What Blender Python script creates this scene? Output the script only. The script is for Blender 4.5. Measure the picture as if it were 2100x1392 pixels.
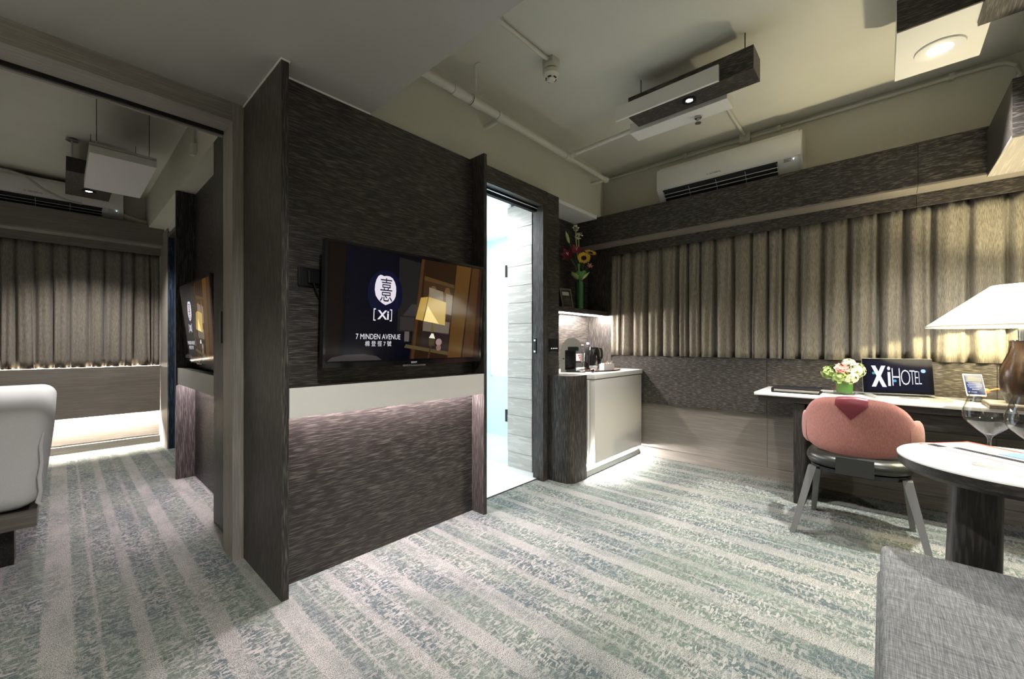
import bpy, bmesh, math, random
from mathutils import Vector, Matrix

# ---------------------------------------------------------------- scene, camera, world, exposure
random.seed(7)
for o in list(bpy.data.objects):
    bpy.data.objects.remove(o)
SC = bpy.context.scene
COL = SC.collection
cam_d = bpy.data.cameras.new('camera')
cam_d.sensor_width = 36.0
cam_d.lens = 839.2 / 2100 * 36.0
cam_d.shift_y = 7.45 / 2100
cam_d.clip_start = 0.02
cam = bpy.data.objects.new('camera', cam_d)
cam.location = (0, 0, 1.10)
cam.rotation_euler = (math.radians(90), 0, math.radians(42.19 - 90))
COL.objects.link(cam)
SC.camera = cam
W = bpy.data.worlds.new('world')
SC.world = W
W.use_nodes = True
W.node_tree.nodes['Background'].inputs[0].default_value = (0.5, 0.52, 0.55, 1)
W.node_tree.nodes['Background'].inputs[1].default_value = 0.05
SC.view_settings.view_transform = 'Standard'
SC.view_settings.look = 'None'
SC.view_settings.exposure = 0.0
SC.view_settings.gamma = 1.0
SC.view_settings.use_curve_mapping = False
try:
    SC.cycles.use_denoising = True
    SC.cycles.max_bounces = 10
    SC.cycles.diffuse_bounces = 5
    SC.cycles.glossy_bounces = 4
    SC.cycles.transmission_bounces = 8
    SC.cycles.transparent_max_bounces = 8
    SC.cycles.sample_clamp_indirect = 6.0
    SC.cycles.caustics_reflective = False
    SC.cycles.caustics_refractive = False
except Exception:
    pass

PW = dict(lamp=66, spot1=190, spot2=420, assumed_spot3=190, assumed_spot4=150, spotL=190, bath=34,
          tvled=820.0, tvled2=420.0, niche=420.0, plinth=900.0, leftled=1500.0, sill=38.0, entry_fill=62)

# ---------------------------------------------------------------- materials
MATS = {}

def new_mat(name):
    m = bpy.data.materials.new(name)
    m.use_nodes = True
    nt = m.node_tree
    return m, nt, nt.nodes['Principled BSDF']

def P(name, col, rough=0.5, metal=0.0, spec=0.5, em=None, es=0.0, trans=0.0, ior=1.45, coat=0.0, alpha=1.0):
    if name in MATS:
        return MATS[name]
    m, nt, b = new_mat(name)
    b.inputs['Base Color'].default_value = (*col, 1)
    b.inputs['Roughness'].default_value = rough
    b.inputs['Metallic'].default_value = metal
    b.inputs['Specular IOR Level'].default_value = spec
    b.inputs['Transmission Weight'].default_value = trans
    b.inputs['IOR'].default_value = ior
    b.inputs['Coat Weight'].default_value = coat
    b.inputs['Alpha'].default_value = alpha
    if em:
        b.inputs['Emission Color'].default_value = (*em, 1)
        b.inputs['Emission Strength'].default_value = es
    MATS[name] = m
    return m

def N(nt, t, **kw):
    n = nt.nodes.new(t)
    for k, v in kw.items():
        if hasattr(n, k):
            setattr(n, k, v)
    return n

def noise(nt, vec, scale=(1, 1, 1), rot=(0, 0, 0), detail=2.0, dist=0.0, rough=0.5):
    mp = N(nt, 'ShaderNodeMapping')
    mp.inputs['Scale'].default_value = scale
    mp.inputs['Rotation'].default_value = rot
    nt.links.new(vec, mp.inputs['Vector'])
    nz = N(nt, 'ShaderNodeTexNoise')
    nz.inputs['Scale'].default_value = 1.0
    nz.inputs['Detail'].default_value = detail
    nz.inputs['Distortion'].default_value = dist
    nz.inputs['Roughness'].default_value = rough
    nt.links.new(mp.outputs[0], nz.inputs['Vector'])
    return nz.outputs['Fac']

def ramp(nt, fac, stops, interp='LINEAR'):
    r = N(nt, 'ShaderNodeValToRGB')
    r.color_ramp.interpolation = interp
    e = r.color_ramp.elements
    while len(e) < len(stops):
        e.new(0.5)
    for el, (p, c) in zip(e, stops):
        el.position = p
        el.color = (c, c, c, 1) if isinstance(c, (int, float)) else (*c, 1)
    nt.links.new(fac, r.inputs[0])
    return r.outputs[0]

def mix(nt, fac, a, b, mode='MIX'):
    n = N(nt, 'ShaderNodeMix', data_type='RGBA', blend_type=mode)
    for sock, v in ((n.inputs['Factor'], fac), (n.inputs[6], a), (n.inputs[7], b)):
        if isinstance(v, (int, float)):
            sock.default_value = v
        elif isinstance(v, tuple):
            sock.default_value = (*v, 1)
        else:
            nt.links.new(v, sock)
    return n.outputs[2]

def mth(nt, op, a, b=None, clamp=False):
    n = N(nt, 'ShaderNodeMath', operation=op, use_clamp=clamp)
    for i, v in enumerate((a, b)):
        if v is None:
            continue
        if isinstance(v, (int, float)):
            n.inputs[i].default_value = v
        else:
            nt.links.new(v, n.inputs[i])
    return n.outputs[0]

def bump(nt, b, h, strength=0.3, dist=0.002):
    n = N(nt, 'ShaderNodeBump')
    n.inputs['Strength'].default_value = strength
    n.inputs['Distance'].default_value = dist
    nt.links.new(h, n.inputs['Height'])
    nt.links.new(n.outputs[0], b.inputs['Normal'])

def objco(nt):
    return N(nt, 'ShaderNodeTexCoord').outputs['Object']

def wood(name, dark, mid, light, axis, along=10.0, across=125.0, amount=0.55, rough=0.45, dist=0.25, bmp=0.3):
    """oak veneer with pale filled pores; axis = grain direction"""
    m, nt, b = new_mat(name)
    co = objco(nt)
    sc = [across] * 3
    sc['xyz'.index(axis)] = along
    f = noise(nt, co, tuple(sc), detail=1.5, dist=dist, rough=0.5)
    sb = [7.0] * 3
    sb['xyz'.index(axis)] = 0.5
    band = noise(nt, co, tuple(sb), detail=3, dist=0.6)
    s2 = [across * 2.3] * 3
    s2['xyz'.index(axis)] = along * 1.4
    f2 = noise(nt, co, tuple(s2), detail=1.5, dist=0.4)
    base = mix(nt, ramp(nt, band, [(0.3, 0.0), (0.7, 1.0)]), dark, mid)
    pores = ramp(nt, f, [(0.50, 0.0), (0.64, 1.0)])
    pores2 = ramp(nt, f2, [(0.55, 0.0), (0.75, 0.45)])
    pm = mth(nt, 'MULTIPLY', mth(nt, 'MAXIMUM', pores, pores2), amount)
    col = mix(nt, pm, base, light)
    nt.links.new(col, b.inputs['Base Color'])
    b.inputs['Roughness'].default_value = rough
    b.inputs['Specular IOR Level'].default_value = 0.4
    if bmp:
        bump(nt, b, f, bmp, 0.0015)
    MATS[name] = m
    return m

DK, DM, DL = (0.015, 0.0125, 0.011), (0.026, 0.022, 0.0195), (0.17, 0.155, 0.135)
for ax in 'xyz':
    wood('dark_oak_' + ax, DK, DM, DL, ax, along={'x': 13, 'y': 24, 'z': 12}[ax], across={'x': 230, 'y': 210, 'z': 260}[ax], amount=0.5)
    wood('grey_oak_' + ax, (0.20, 0.18, 0.16), (0.26, 0.235, 0.21), (0.42, 0.39, 0.35), ax, along=5, across=170, amount=0.4, bmp=0.12)
    wood('brown_oak_' + ax, (0.13, 0.115, 0.098), (0.17, 0.15, 0.128), (0.27, 0.245, 0.21), ax, along=4, across=150, amount=0.4, bmp=0.12)
wood('desk_oak', (0.009, 0.008, 0.007), (0.015, 0.013, 0.012), (0.05, 0.045, 0.04), 'y', amount=0.5)
wood('pedestal_oak', (0.009, 0.008, 0.007), (0.016, 0.014, 0.012), (0.06, 0.055, 0.047), 'z', amount=0.5)
wood('blue_lit_oak', (0.012, 0.018, 0.03), (0.02, 0.03, 0.05), (0.09, 0.14, 0.22), 'z', amount=0.5)  # blue light from the bathroom put into the oak colour
wood('plank_tile', (0.40, 0.38, 0.35), (0.52, 0.50, 0.46), (0.64, 0.62, 0.58), 'y', along=3.5, across=32, amount=0.6, dist=1.4, rough=0.35, bmp=0.05)
wood('lamp_wood', (0.012, 0.007, 0.0045), (0.026, 0.014, 0.0085), (0.05, 0.028, 0.016), 'z', along=4, across=60, amount=0.5, rough=0.25, bmp=0.0)

def paint(name, col, rough=0.7):
    m, nt, b = new_mat(name)
    co = objco(nt)
    f = noise(nt, co, (3, 3, 3), detail=4)
    g = noise(nt, co, (160, 160, 160), detail=2)
    c = mix(nt, ramp(nt, f, [(0.3, 0.0), (0.7, 1.0)]), tuple(x * 0.94 for x in col), col)
    nt.links.new(c, b.inputs['Base Color'])
    b.inputs['Roughness'].default_value = rough
    b.inputs['Specular IOR Level'].default_value = 0.25
    bump(nt, b, g, 0.08, 0.001)
    MATS[name] = m
    return m

paint('wall_paint', (0.60, 0.585, 0.50))
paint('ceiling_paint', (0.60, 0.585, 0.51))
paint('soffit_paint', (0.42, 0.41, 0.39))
paint('pipe_paint', (0.62, 0.60, 0.53), 0.45)
paint('bath_white', (0.85, 0.87, 0.88), 0.35)

def carpet():
    m, nt, b = new_mat('carpet')
    co = objco(nt)
    sep = N(nt, 'ShaderNodeSeparateXYZ')
    nt.links.new(co, sep.inputs[0])
    wob = noise(nt, co, (55, 55, 1), detail=2)
    x = mth(nt, 'ADD', sep.outputs[0], mth(nt, 'MULTIPLY', mth(nt, 'SUBTRACT', wob, 0.5), 0.03))
    t = mth(nt, 'FRACT', mth(nt, 'DIVIDE', mth(nt, 'ADD', x, 0.049 + 0.635 * 8), 0.635))
    e = 0.006
    def band(a, c, v):
        return [(a - e, 0.0), (a + e, v), (c - e, v), (c + e, 0.0)]
    st = [(0.0, 1.0), (0.128, 1.0), (0.14, 0.0)]
    st += [(0.220, 0.0), (0.227, 1.0), (0.240, 1.0), (0.247, 0.0)]
    st += band(0.378, 0.447, 0.85) + band(0.568, 0.60, 0.6) + band(0.685, 0.795, 1.0) + [(0.99, 0.0), (0.999, 1.0)]
    stripe = ramp(nt, t, st)
    # cream stitches lying in several directions
    s1 = noise(nt, co, (34, 88, 1), (0, 0, math.radians(24)), 2.0, 0.9, 0.5)
    s2 = noise(nt, co, (30, 100, 1), (0, 0, math.radians(-30)), 2.0, 0.8, 0.5)
    s3 = noise(nt, co, (85, 30, 1), (0, 0, math.radians(8)), 2.0, 0.9, 0.5)
    pick = noise(nt, co, (9, 6, 1), (0, 0, 0.4), 2.0)
    sA = ramp(nt, s1, [(0.53, 0.0), (0.57, 1.0)])
    sB = ramp(nt, s2, [(0.53, 0.0), (0.57, 1.0)])
    sC = ramp(nt, s3, [(0.53, 0.0), (0.62, 1.0)])
    sAB = mix(nt, ramp(nt, pick, [(0.42, 0.0), (0.55, 1.0)]), sA, sB)
    dens = ramp(nt, noise(nt, co, (3.6, 1.8, 1), (0, 0, 0), 3.0), [(0.35, 0.40), (0.60, 1.0)])
    st_m = mth(nt, 'MULTIPLY', mth(nt, 'MAXIMUM', sAB, mth(nt, 'MULTIPLY', sC, 0.7)), dens)
    hue = noise(nt, co, (6.0, 2.2, 1), (0, 0, 0), 3.0)
    base = mix(nt, ramp(nt, hue, [(0.40, 0.0), (0.50, 0.55), (0.60, 1.0)]), (0.050, 0.084, 0.092), (0.110, 0.150, 0.122))
    deep = ramp(nt, noise(nt, co, (16, 26, 1), (0, 0, 0.5), 3.0, 0.8), [(0.50, 0.0), (0.64, 1.0)])
    base = mix(nt, mth(nt, 'MULTIPLY', deep, 0.55), base, (0.025, 0.045, 0.045))
    cream = (0.455, 0.435, 0.40)
    loop = noise(nt, co, (300, 210, 1), (0, 0, 0.1), 1.0)
    fine = noise(nt, co, (520, 480, 1), (0, 0, 0.7), 1.0)
    weave = ramp(nt, mth(nt, 'ADD', mth(nt, 'MULTIPLY', loop, 0.6), mth(nt, 'MULTIPLY', fine, 0.4)), [(0.40, 0.0), (0.56, 1.0)])
    band_col = mix(nt, weave, (0.12, 0.13, 0.122), cream)
    fabric = mix(nt, mth(nt, 'MULTIPLY', st_m, 0.80), base, cream)
    fabric = mix(nt, 0.16, fabric, band_col)
    worn = ramp(nt, noise(nt, co, (10, 3, 1), (0, 0, 0), 3.0), [(0.34, 0.25), (0.60, 0.82)])
    col = mix(nt, mth(nt, 'MULTIPLY', stripe, worn), fabric, band_col)
    shade = ramp(nt, fine, [(0.3, 0.42), (0.7, 1.2)])
    col = mix(nt, 1.0, col, shade, 'MULTIPLY')
    nt.links.new(col, b.inputs['Base Color'])
    b.inputs['Roughness'].default_value = 0.95
    b.inputs['Specular IOR Level'].default_value = 0.1
    h = mth(nt, 'ADD', mth(nt, 'MULTIPLY', st_m, 0.5), fine)
    bump(nt, b, h, 0.5, 0.004)
    MATS['carpet'] = m
carpet()

def streak_fabric(name, a, c, sx, sz, lo=0.35, hi=0.65, rough=0.9):
    m, nt, b = new_mat(name)
    co = objco(nt)
    f = noise(nt, co, (sx, sx, sz), detail=2)
    g = noise(nt, co, (sx * 1.7, sx * 1.7, sx * 1.7), detail=1)
    k = mth(nt, 'ADD', mth(nt, 'MULTIPLY', f, 0.7), mth(nt, 'MULTIPLY', g, 0.3))
    col = ramp(nt, k, [(lo, a), (hi, c)])
    nt.links.new(col, b.inputs['Base Color'])
    b.inputs['Roughness'].default_value = rough
    b.inputs['Specular IOR Level'].default_value = 0.15
    b.inputs['Sheen Weight'].default_value = 0.15
    bump(nt, b, k, 0.25, 0.001)
    MATS[name] = m

streak_fabric('curtain_linen', (0.10, 0.088, 0.068), (0.29, 0.26, 0.205), 420, 28)
streak_fabric('curtain_taupe', (0.105, 0.092, 0.075), (0.25, 0.222, 0.185), 420, 28)
streak_fabric('pink_wool', (0.27, 0.105, 0.088), (0.43, 0.195, 0.165), 520, 60)
streak_fabric('bed_linen', (0.80, 0.79, 0.80), (0.86, 0.855, 0.86), 300, 300)

def crosshatch():
    m, nt, b = new_mat('grey_tweed')
    co = objco(nt)
    a = noise(nt, co, (24, 620, 200), detail=2)
    c = noise(nt, co, (620, 24, 200), detail=2)
    k = mth(nt, 'ADD', mth(nt, 'MULTIPLY', a, 0.5), mth(nt, 'MULTIPLY', c, 0.5))
    col = ramp(nt, k, [(0.34, (0.065, 0.066, 0.064)), (0.5, (0.135, 0.137, 0.134)), (0.66, (0.25, 0.25, 0.245))])
    nt.links.new(col, b.inputs['Base Color'])
    b.inputs['Roughness'].default_value = 0.9
    b.inputs['Specular IOR Level'].default_value = 0.15
    bump(nt, b, k, 0.3, 0.001)
    MATS['grey_tweed'] = m
crosshatch()

P('white_lacquer', (0.66, 0.645, 0.60), 0.18, spec=0.5, coat=0.3)
P('white_board', (0.74, 0.72, 0.69), 0.4)
P('white_stone', (0.80, 0.79, 0.74), 0.22)
P('ac_plastic', (0.72, 0.71, 0.67), 0.3)
P('ac_vent', (0.006, 0.006, 0.006), 0.6)
P('ac_text', (0.12, 0.12, 0.12), 0.5)
P('cream_plastic', (0.62, 0.60, 0.52), 0.4)
P('black_plastic', (0.010, 0.010, 0.011), 0.28)
P('black_gloss', (0.006, 0.006, 0.007), 0.08, spec=0.6)
P('black_leather', (0.022, 0.024, 0.020), 0.32)
P('olive_strap', (0.028, 0.030, 0.026), 0.5)
P('wine_leather', (0.115, 0.012, 0.020), 0.4)
P('leg_paint', (0.16, 0.16, 0.155), 0.35, metal=0.2)
P('chrome', (0.75, 0.75, 0.76), 0.12, metal=1.0)
P('brushed_metal', (0.50, 0.50, 0.49), 0.35, metal=1.0)
P('dark_metal', (0.04, 0.04, 0.04), 0.4, metal=0.6)
P('aluminium', (0.62, 0.62, 0.60), 0.35, metal=0.8)
P('white_caulk', (0.86, 0.86, 0.84), 0.5)
P('led_pink', (1, 1, 1), em=(1.0, 0.86, 0.93), es=PW['tvled'])
P('led_pink_bed', (1, 1, 1), em=(1.0, 0.84, 0.93), es=PW['tvled2'])
P('led_niche', (1, 1, 1), em=(1.0, 0.93, 0.88), es=PW['niche'])
P('led_plinth', (1, 1, 1), em=(1.0, 0.96, 0.92), es=PW['plinth'])
P('led_warm', (1, 1, 1), em=(1.0, 0.93, 0.82), es=PW['leftled'])
P('led_sill', (1, 1, 1), em=(1.0, 0.86, 0.68), es=PW['sill'])
P('spot_glow', (1, 1, 1), em=(1.0, 0.97, 0.92), es=18.0)
P('shade_fabric', (0.9, 0.87, 0.75), 0.8, em=(1.0, 0.96, 0.82), es=2.6)
m_, nt_, b_ = new_mat('fill_lamp_shade')
b_.inputs['Base Color'].default_value = (0.85, 0.83, 0.78, 1)
tl_ = N(nt_, 'ShaderNodeBsdfTranslucent')
tl_.inputs[0].default_value = (0.9, 0.88, 0.82, 1)
ms_ = N(nt_, 'ShaderNodeMixShader')
ms_.inputs[0].default_value = 0.75
nt_.links.new(b_.outputs[0], ms_.inputs[1])
nt_.links.new(tl_.outputs[0], ms_.inputs[2])
nt_.links.new(ms_.outputs[0], nt_.nodes['Material Output'].inputs['Surface'])
MATS['fill_lamp_shade'] = m_
P('shade_rim', (0.55, 0.47, 0.33), 0.7)
def thin(name, tint, edge=0.25):
    """thin clear glass: light passes, edges and highlights reflect"""
    m = bpy.data.materials.new(name)
    m.use_nodes = True
    nt = m.node_tree
    nt.nodes.remove(nt.nodes['Principled BSDF'])
    tr = N(nt, 'ShaderNodeBsdfTransparent')
    gl = N(nt, 'ShaderNodeBsdfGlossy')
    gl.inputs['Roughness'].default_value = 0.03
    lw = N(nt, 'ShaderNodeLayerWeight')
    lw.inputs['Blend'].default_value = edge
    fr = mth(nt, 'ADD', mth(nt, 'MULTIPLY', mth(nt, 'POWER', lw.outputs['Facing'], 2.5), 0.7), 0.05, True)
    nt.links.new(mix(nt, mth(nt, 'POWER', lw.outputs['Facing'], 3.0), tint, tuple(c * 0.30 for c in tint)), tr.inputs[0])
    mx = N(nt, 'ShaderNodeMixShader')
    nt.links.new(fr, mx.inputs[0])
    nt.links.new(tr.outputs[0], mx.inputs[1])
    nt.links.new(gl.outputs[0], mx.inputs[2])
    nt.links.new(mx.outputs[0], nt.nodes['Material Output'].inputs['Surface'])
    MATS[name] = m
thin('clear_glass', (0.97, 0.97, 0.97), 0.3)
thin('thin_glass', (0.94, 0.97, 0.95), 0.3)
thin('bath_glass', (0.80, 0.92, 0.97), 0.2)
thin('bottle_plastic', (0.80, 0.86, 0.93), 0.35)
P('green_leaf', (0.06, 0.20, 0.035), 0.4)
P('dark_leaf', (0.02, 0.06, 0.018), 0.4)
P('vase_water', (0.03, 0.16, 0.05), 0.15, spec=0.6)
P('pale_green', (0.42, 0.55, 0.20), 0.6)
P('cream_petal', (0.82, 0.82, 0.62), 0.6)
P('pink_petal', (0.80, 0.32, 0.27), 0.6)
P('sun_petal', (0.85, 0.55, 0.06), 0.5)
P('sun_disc', (0.018, 0.010, 0.008), 0.8)
P('wine_petal', (0.22, 0.018, 0.04), 0.45)
P('orange_rubber', (0.85, 0.20, 0.08), 0.4)
P('tray_wood', (0.13, 0.095, 0.07), 0.4)
P('paper_white', (0.85, 0.85, 0.84), 0.6)
P('bottle_cap', (0.50, 0.55, 0.85), 0.4)
P('label_red', (0.55, 0.04, 0.03), 0.5)
P('label_blue', (0.10, 0.13, 0.35), 0.5)
P('machine_silver', (0.55, 0.54, 0.50), 0.22, metal=0.7)
P('wrapper_pink', (0.55, 0.30, 0.45), 0.3)
P('picture_dark', (0.05, 0.045, 0.04), 0.3)
P('picture_pale', (0.55, 0.53, 0.48), 0.4)
P('silver_frame', (0.45, 0.43, 0.38), 0.25, metal=0.8)
P('tile_floor', (0.78, 0.80, 0.79), 0.3)
P('assumed_panel_glow', (1, 1, 1), em=(0.93, 0.97, 1.0), es=3.0)
P('black_fold', (0.010, 0.010, 0.011), 0.75, spec=0.15)
P('groove', (0.008, 0.008, 0.008), 0.8)
P('indicator', (1, 1, 1), em=(0.8, 0.95, 1.0), es=4.0)
P('cable_grey', (0.42, 0.40, 0.35), 0.5)

def E(name, col, s=1.0):
    """a patch of a lit display"""
    return P(name, (0.002, 0.002, 0.003), 0.10, spec=0.28, em=col, es=s)

# ---------------------------------------------------------------- mesh helpers
class MB:
    def __init__(self):
        self.v, self.f = [], []

    def add(self, vs, fs):
        n = len(self.v)
        self.v += [tuple(p) for p in vs]
        self.f += [tuple(i + n for i in f) for f in fs]
        return self

    def box(self, x0, x1, y0, y1, z0, z1):
        x0, x1 = min(x0, x1), max(x0, x1)
        y0, y1 = min(y0, y1), max(y0, y1)
        z0, z1 = min(z0, z1), max(z0, z1)
        return self.add([(x0, y0, z0), (x1, y0, z0), (x1, y1, z0), (x0, y1, z0), (x0, y0, z1), (x1, y0, z1), (x1, y1, z1), (x0, y1, z1)],
                        [(3, 2, 1, 0), (4, 5, 6, 7), (0, 1, 5, 4), (1, 2, 6, 5), (2, 3, 7, 6), (3, 0, 4, 7)])

    def rbox(self, x0, x1, y0, y1, z0, z1, r=0.01, seg=3):
        bm = bmesh.new()
        bmesh.ops.create_cube(bm, size=1.0)
        for v in bm.verts:
            v.co = Vector((x0 + (v.co.x + .5) * (x1 - x0), y0 + (v.co.y + .5) * (y1 - y0), z0 + (v.co.z + .5) * (z1 - z0)))
        bmesh.ops.bevel(bm, geom=list(bm.edges), offset=r, segments=seg, profile=0.5, affect='EDGES')
        bm.verts.ensure_lookup_table()
        bm.verts.index_update()
        self.add([v.co[:] for v in bm.verts], [[v.index for v in f.verts] for f in bm.faces])
        bm.free()
        return self

    def prism(self, pts, axis, a, b):
        """pts: 2-D outline; axis x: (y,z), y: (x,z), z: (x,y)"""
        n = len(pts)
        def q(p, t):
            return {'x': (t, p[0], p[1]), 'y': (p[0], t, p[1]), 'z': (p[0], p[1], t)}[axis]
        vs = [q(p, a) for p in pts] + [q(p, b) for p in pts]
        fs = [tuple(range(n))[::-1], tuple(range(n, 2 * n))]
        fs += [(i, (i + 1) % n, n + (i + 1) % n, n + i) for i in range(n)]
        return self.add(vs, fs)

    def lathe(self, prof, c=(0, 0, 0), seg=24, sx=1.0, sy=1.0, close=False):
        vs, fs = [], []
        n = len(prof)
        for k in range(seg):
            a = 2 * math.pi * k / seg
            for r, z in prof:
                vs.append((c[0] + r * math.cos(a) * sx, c[1] + r * math.sin(a) * sy, c[2] + z))
        for k in range(seg):
            k2 = (k + 1) % seg
            for i in range(n - 1):
                fs.append((k * n + i, k2 * n + i, k2 * n + i + 1, k * n + i + 1))
        if close:
            fs.append(tuple(k * n for k in range(seg))[::-1])
            fs.append(tuple(k * n + n - 1 for k in range(seg)))
        return self.add(vs, fs)

    def cyl(self, c, r, h, axis='z', seg=20, r2=None):
        r2 = r if r2 is None else r2
        vs = []
        for t, rr in ((0, r), (h, r2)):
            for k in range(seg):
                a = 2 * math.pi * k / seg
                u, w = rr * math.cos(a), rr * math.sin(a)
                d = {'z': (u, w, t), 'x': (t, u, w), 'y': (w, t, u)}[axis]
                vs.append((c[0] + d[0], c[1] + d[1], c[2] + d[2]))
        fs = [tuple(range(seg))[::-1], tuple(range(seg, 2 * seg))]
        fs += [(i, (i + 1) % seg, seg + (i + 1) % seg, seg + i) for i in range(seg)]
        return self.add(vs, fs)

    def tube(self, pts, r, seg=10):
        pts = [Vector(p) for p in pts]
        rings = []
        for i, p in enumerate(pts):
            t = (pts[min(i + 1, len(pts) - 1)] - pts[max(i - 1, 0)]).normalized()
            up = Vector((0, 0, 1)) if abs(t.z) < 0.9 else Vector((1, 0, 0))
            a = t.cross(up).normalized()
            b2 = t.cross(a)
            rr = r[i] if isinstance(r, (list, tuple)) else r
            rings.append([(p + a * (rr * math.cos(2 * math.pi * k / seg)) + b2 * (rr * math.sin(2 * math.pi * k / seg)))[:] for k in range(seg)])
        vs = [v for rg in rings for v in rg]
        fs = []
        for i in range(len(pts) - 1):
            for k in range(seg):
                k2 = (k + 1) % seg
                fs.append((i * seg + k, i * seg + k2, (i + 1) * seg + k2, (i + 1) * seg + k))
        fs += [tuple(range(seg)), tuple(range((len(pts) - 1) * seg, len(pts) * seg))[::-1]]
        return self.add(vs, fs)

    def beam(self, a, b, w, d, w2=None, d2=None):
        """tapered square bar from a to b, w along y, d along x"""
        w2 = w if w2 is None else w2
        d2 = d if d2 is None else d2
        vs = []
        for p, ww, dd in ((a, w, d), (b, w2, d2)):
            for sx, sy in ((-1, -1), (1, -1), (1, 1), (-1, 1)):
                vs.append((p[0] + sx * dd / 2, p[1] + sy * ww / 2, p[2]))
        return self.add(vs, [(3, 2, 1, 0), (4, 5, 6, 7), (0, 1, 5, 4), (1, 2, 6, 5), (2, 3, 7, 6), (3, 0, 4, 7)])

    def ball(self, c, r, seg=10, rings=7, sc=(1, 1, 1)):
        vs = [(c[0], c[1], c[2] + r * sc[2])]
        for i in range(1, rings):
            t = math.pi * i / rings
            for k in range(seg):
                a = 2 * math.pi * k / seg
                vs.append((c[0] + r * sc[0] * math.sin(t) * math.cos(a), c[1] + r * sc[1] * math.sin(t) * math.sin(a), c[2] + r * sc[2] * math.cos(t)))
        vs.append((c[0], c[1], c[2] - r * sc[2]))
        fs = [(0, 1 + k, 1 + (k + 1) % seg) for k in range(seg)]
        for i in range(rings - 2):
            for k in range(seg):
                k2 = (k + 1) % seg
                fs.append((1 + i * seg + k, 1 + (i + 1) * seg + k, 1 + (i + 1) * seg + k2, 1 + i * seg + k2))
        l = len(vs) - 1
        o = 1 + (rings - 2) * seg
        fs += [(l, o + (k + 1) % seg, o + k) for k in range(seg)]
        return self.add(vs, fs)

    def map(self, fn):
        self.v = [tuple(fn(Vector(p))) for p in self.v]
        return self

    def build(self, name, mat, parent=None, smooth=False, angle=40, kind=None, label=None):
        me = bpy.data.meshes.new(name)
        me.from_pydata(self.v, [], self.f)
        me.update()
        bm = bmesh.new()
        bm.from_mesh(me)
        bmesh.ops.recalc_face_normals(bm, faces=bm.faces)
        bm.to_mesh(me)
        bm.free()
        me.materials.append(MATS[mat] if isinstance(mat, str) else mat)
        if smooth:
            for p in me.polygons:
                p.use_smooth = True
            try:
                me.set_sharp_from_angle(angle=math.radians(angle))
            except Exception:
                pass
        o = bpy.data.objects.new(name, me)
        COL.objects.link(o)
        if parent is not None:
            o.parent = parent
            if not parent.get('_local'):
                base = parent.parent if (parent.parent is not None) else parent
                if not base.get('_local'):
                    if parent.parent is None:
                        o.matrix_parent_inverse = Matrix.Translation(-Vector(parent.location))
        if kind:
            o['kind'] = kind
        if label:
            o['label'] = label
        return o

def tag(o, label, cat, group=None, kind=None):
    o['label'] = label
    o['category'] = cat
    if group:
        o['group'] = group
    if kind:
        o['kind'] = kind
    return o

def thing(name, label, cat, loc=(0, 0, 0), rz=None, group=None, kind=None):
    """Empty at the base. With rz given the parts are modelled in local coordinates."""
    o = bpy.data.objects.new(name, None)
    COL.objects.link(o)
    o.empty_display_size = 0.05
    o.location = loc
    if rz is not None:
        o.rotation_euler = (0, 0, rz)
        o['_local'] = 1
    return tag(o, label, cat, group, kind)

def text(name, s, size, mat, parent, org, ux, uy, bold=0.0, wide=1.0, fit=None):
    cu = bpy.data.curves.new(name, 'FONT')
    cu.body = s
    cu.size = 1.0
    cu.align_x = 'CENTER'
    cu.align_y = 'CENTER'
    cu.offset = bold
    cu.resolution_u = 3
    o = bpy.data.objects.new(name, cu)
    COL.objects.link(o)
    dg = bpy.context.evaluated_depsgraph_get()
    me = bpy.data.meshes.new_from_object(o.evaluated_get(dg))
    bpy.data.objects.remove(o)
    mb = MB()
    ux, uy, org = Vector(ux), Vector(uy), Vector(org)
    if fit:
        xs = [v.co.x for v in me.vertices]
        ys = [v.co.y for v in me.vertices]
        cx, cy = (min(xs) + max(xs)) / 2, (min(ys) + max(ys)) / 2
        kx, ky = fit[0] / (max(xs) - min(xs)), fit[1] / (max(ys) - min(ys))
        for v in me.vertices:
            v.co.x = (v.co.x - cx) * kx / size / wide
            v.co.y = (v.co.y - cy) * ky / size
    mb.add([org + ux * (v.co.x * size * wide) + uy * (v.co.y * size) for v in me.vertices], [tuple(p.vertices) for p in me.polygons])
    bpy.data.meshes.remove(me)
    return mb.build(name, mat, parent)

def light(name, kind, loc, power, col, parent=None, size=0.03, angle=120, blend=0.6, aim=None):
    d = bpy.data.lights.new(name, kind)
    d.energy = power
    d.color = col
    if kind == 'AREA':
        d.size = size
    else:
        d.shadow_soft_size = size
    if kind == 'SPOT':
        d.spot_size = math.radians(angle)
        d.spot_blend = blend
    o = bpy.data.objects.new(name, d)
    COL.objects.link(o)
    o.location = loc
    if aim:
        o.rotation_euler = Vector(aim).to_track_quat('-Z', 'Y').to_euler()
    if parent is not None:
        o.parent = parent
        if not parent.get('_local'):
            o.matrix_parent_inverse = Matrix.Translation(-Vector(parent.location))
    return o

def struct(name, mb, mat, label, cat, **kw):
    o = mb.build(name, mat, None, **kw)
    return tag(o, label, cat, kind='structure')

# ---------------------------------------------------------------- room shell
XB, YP, YW, YN = 3.90, 2.005, 2.12, 2.40     # window wall, panel face, wall behind it, niche back
ZS, ZC, ZL = 2.312, 2.86, 2.70               # low soffit, main ceiling, bedroom ceiling
YL = 6.05                                    # bedroom window wall
XT = 0.75                                    # bedroom media panel face

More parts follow.
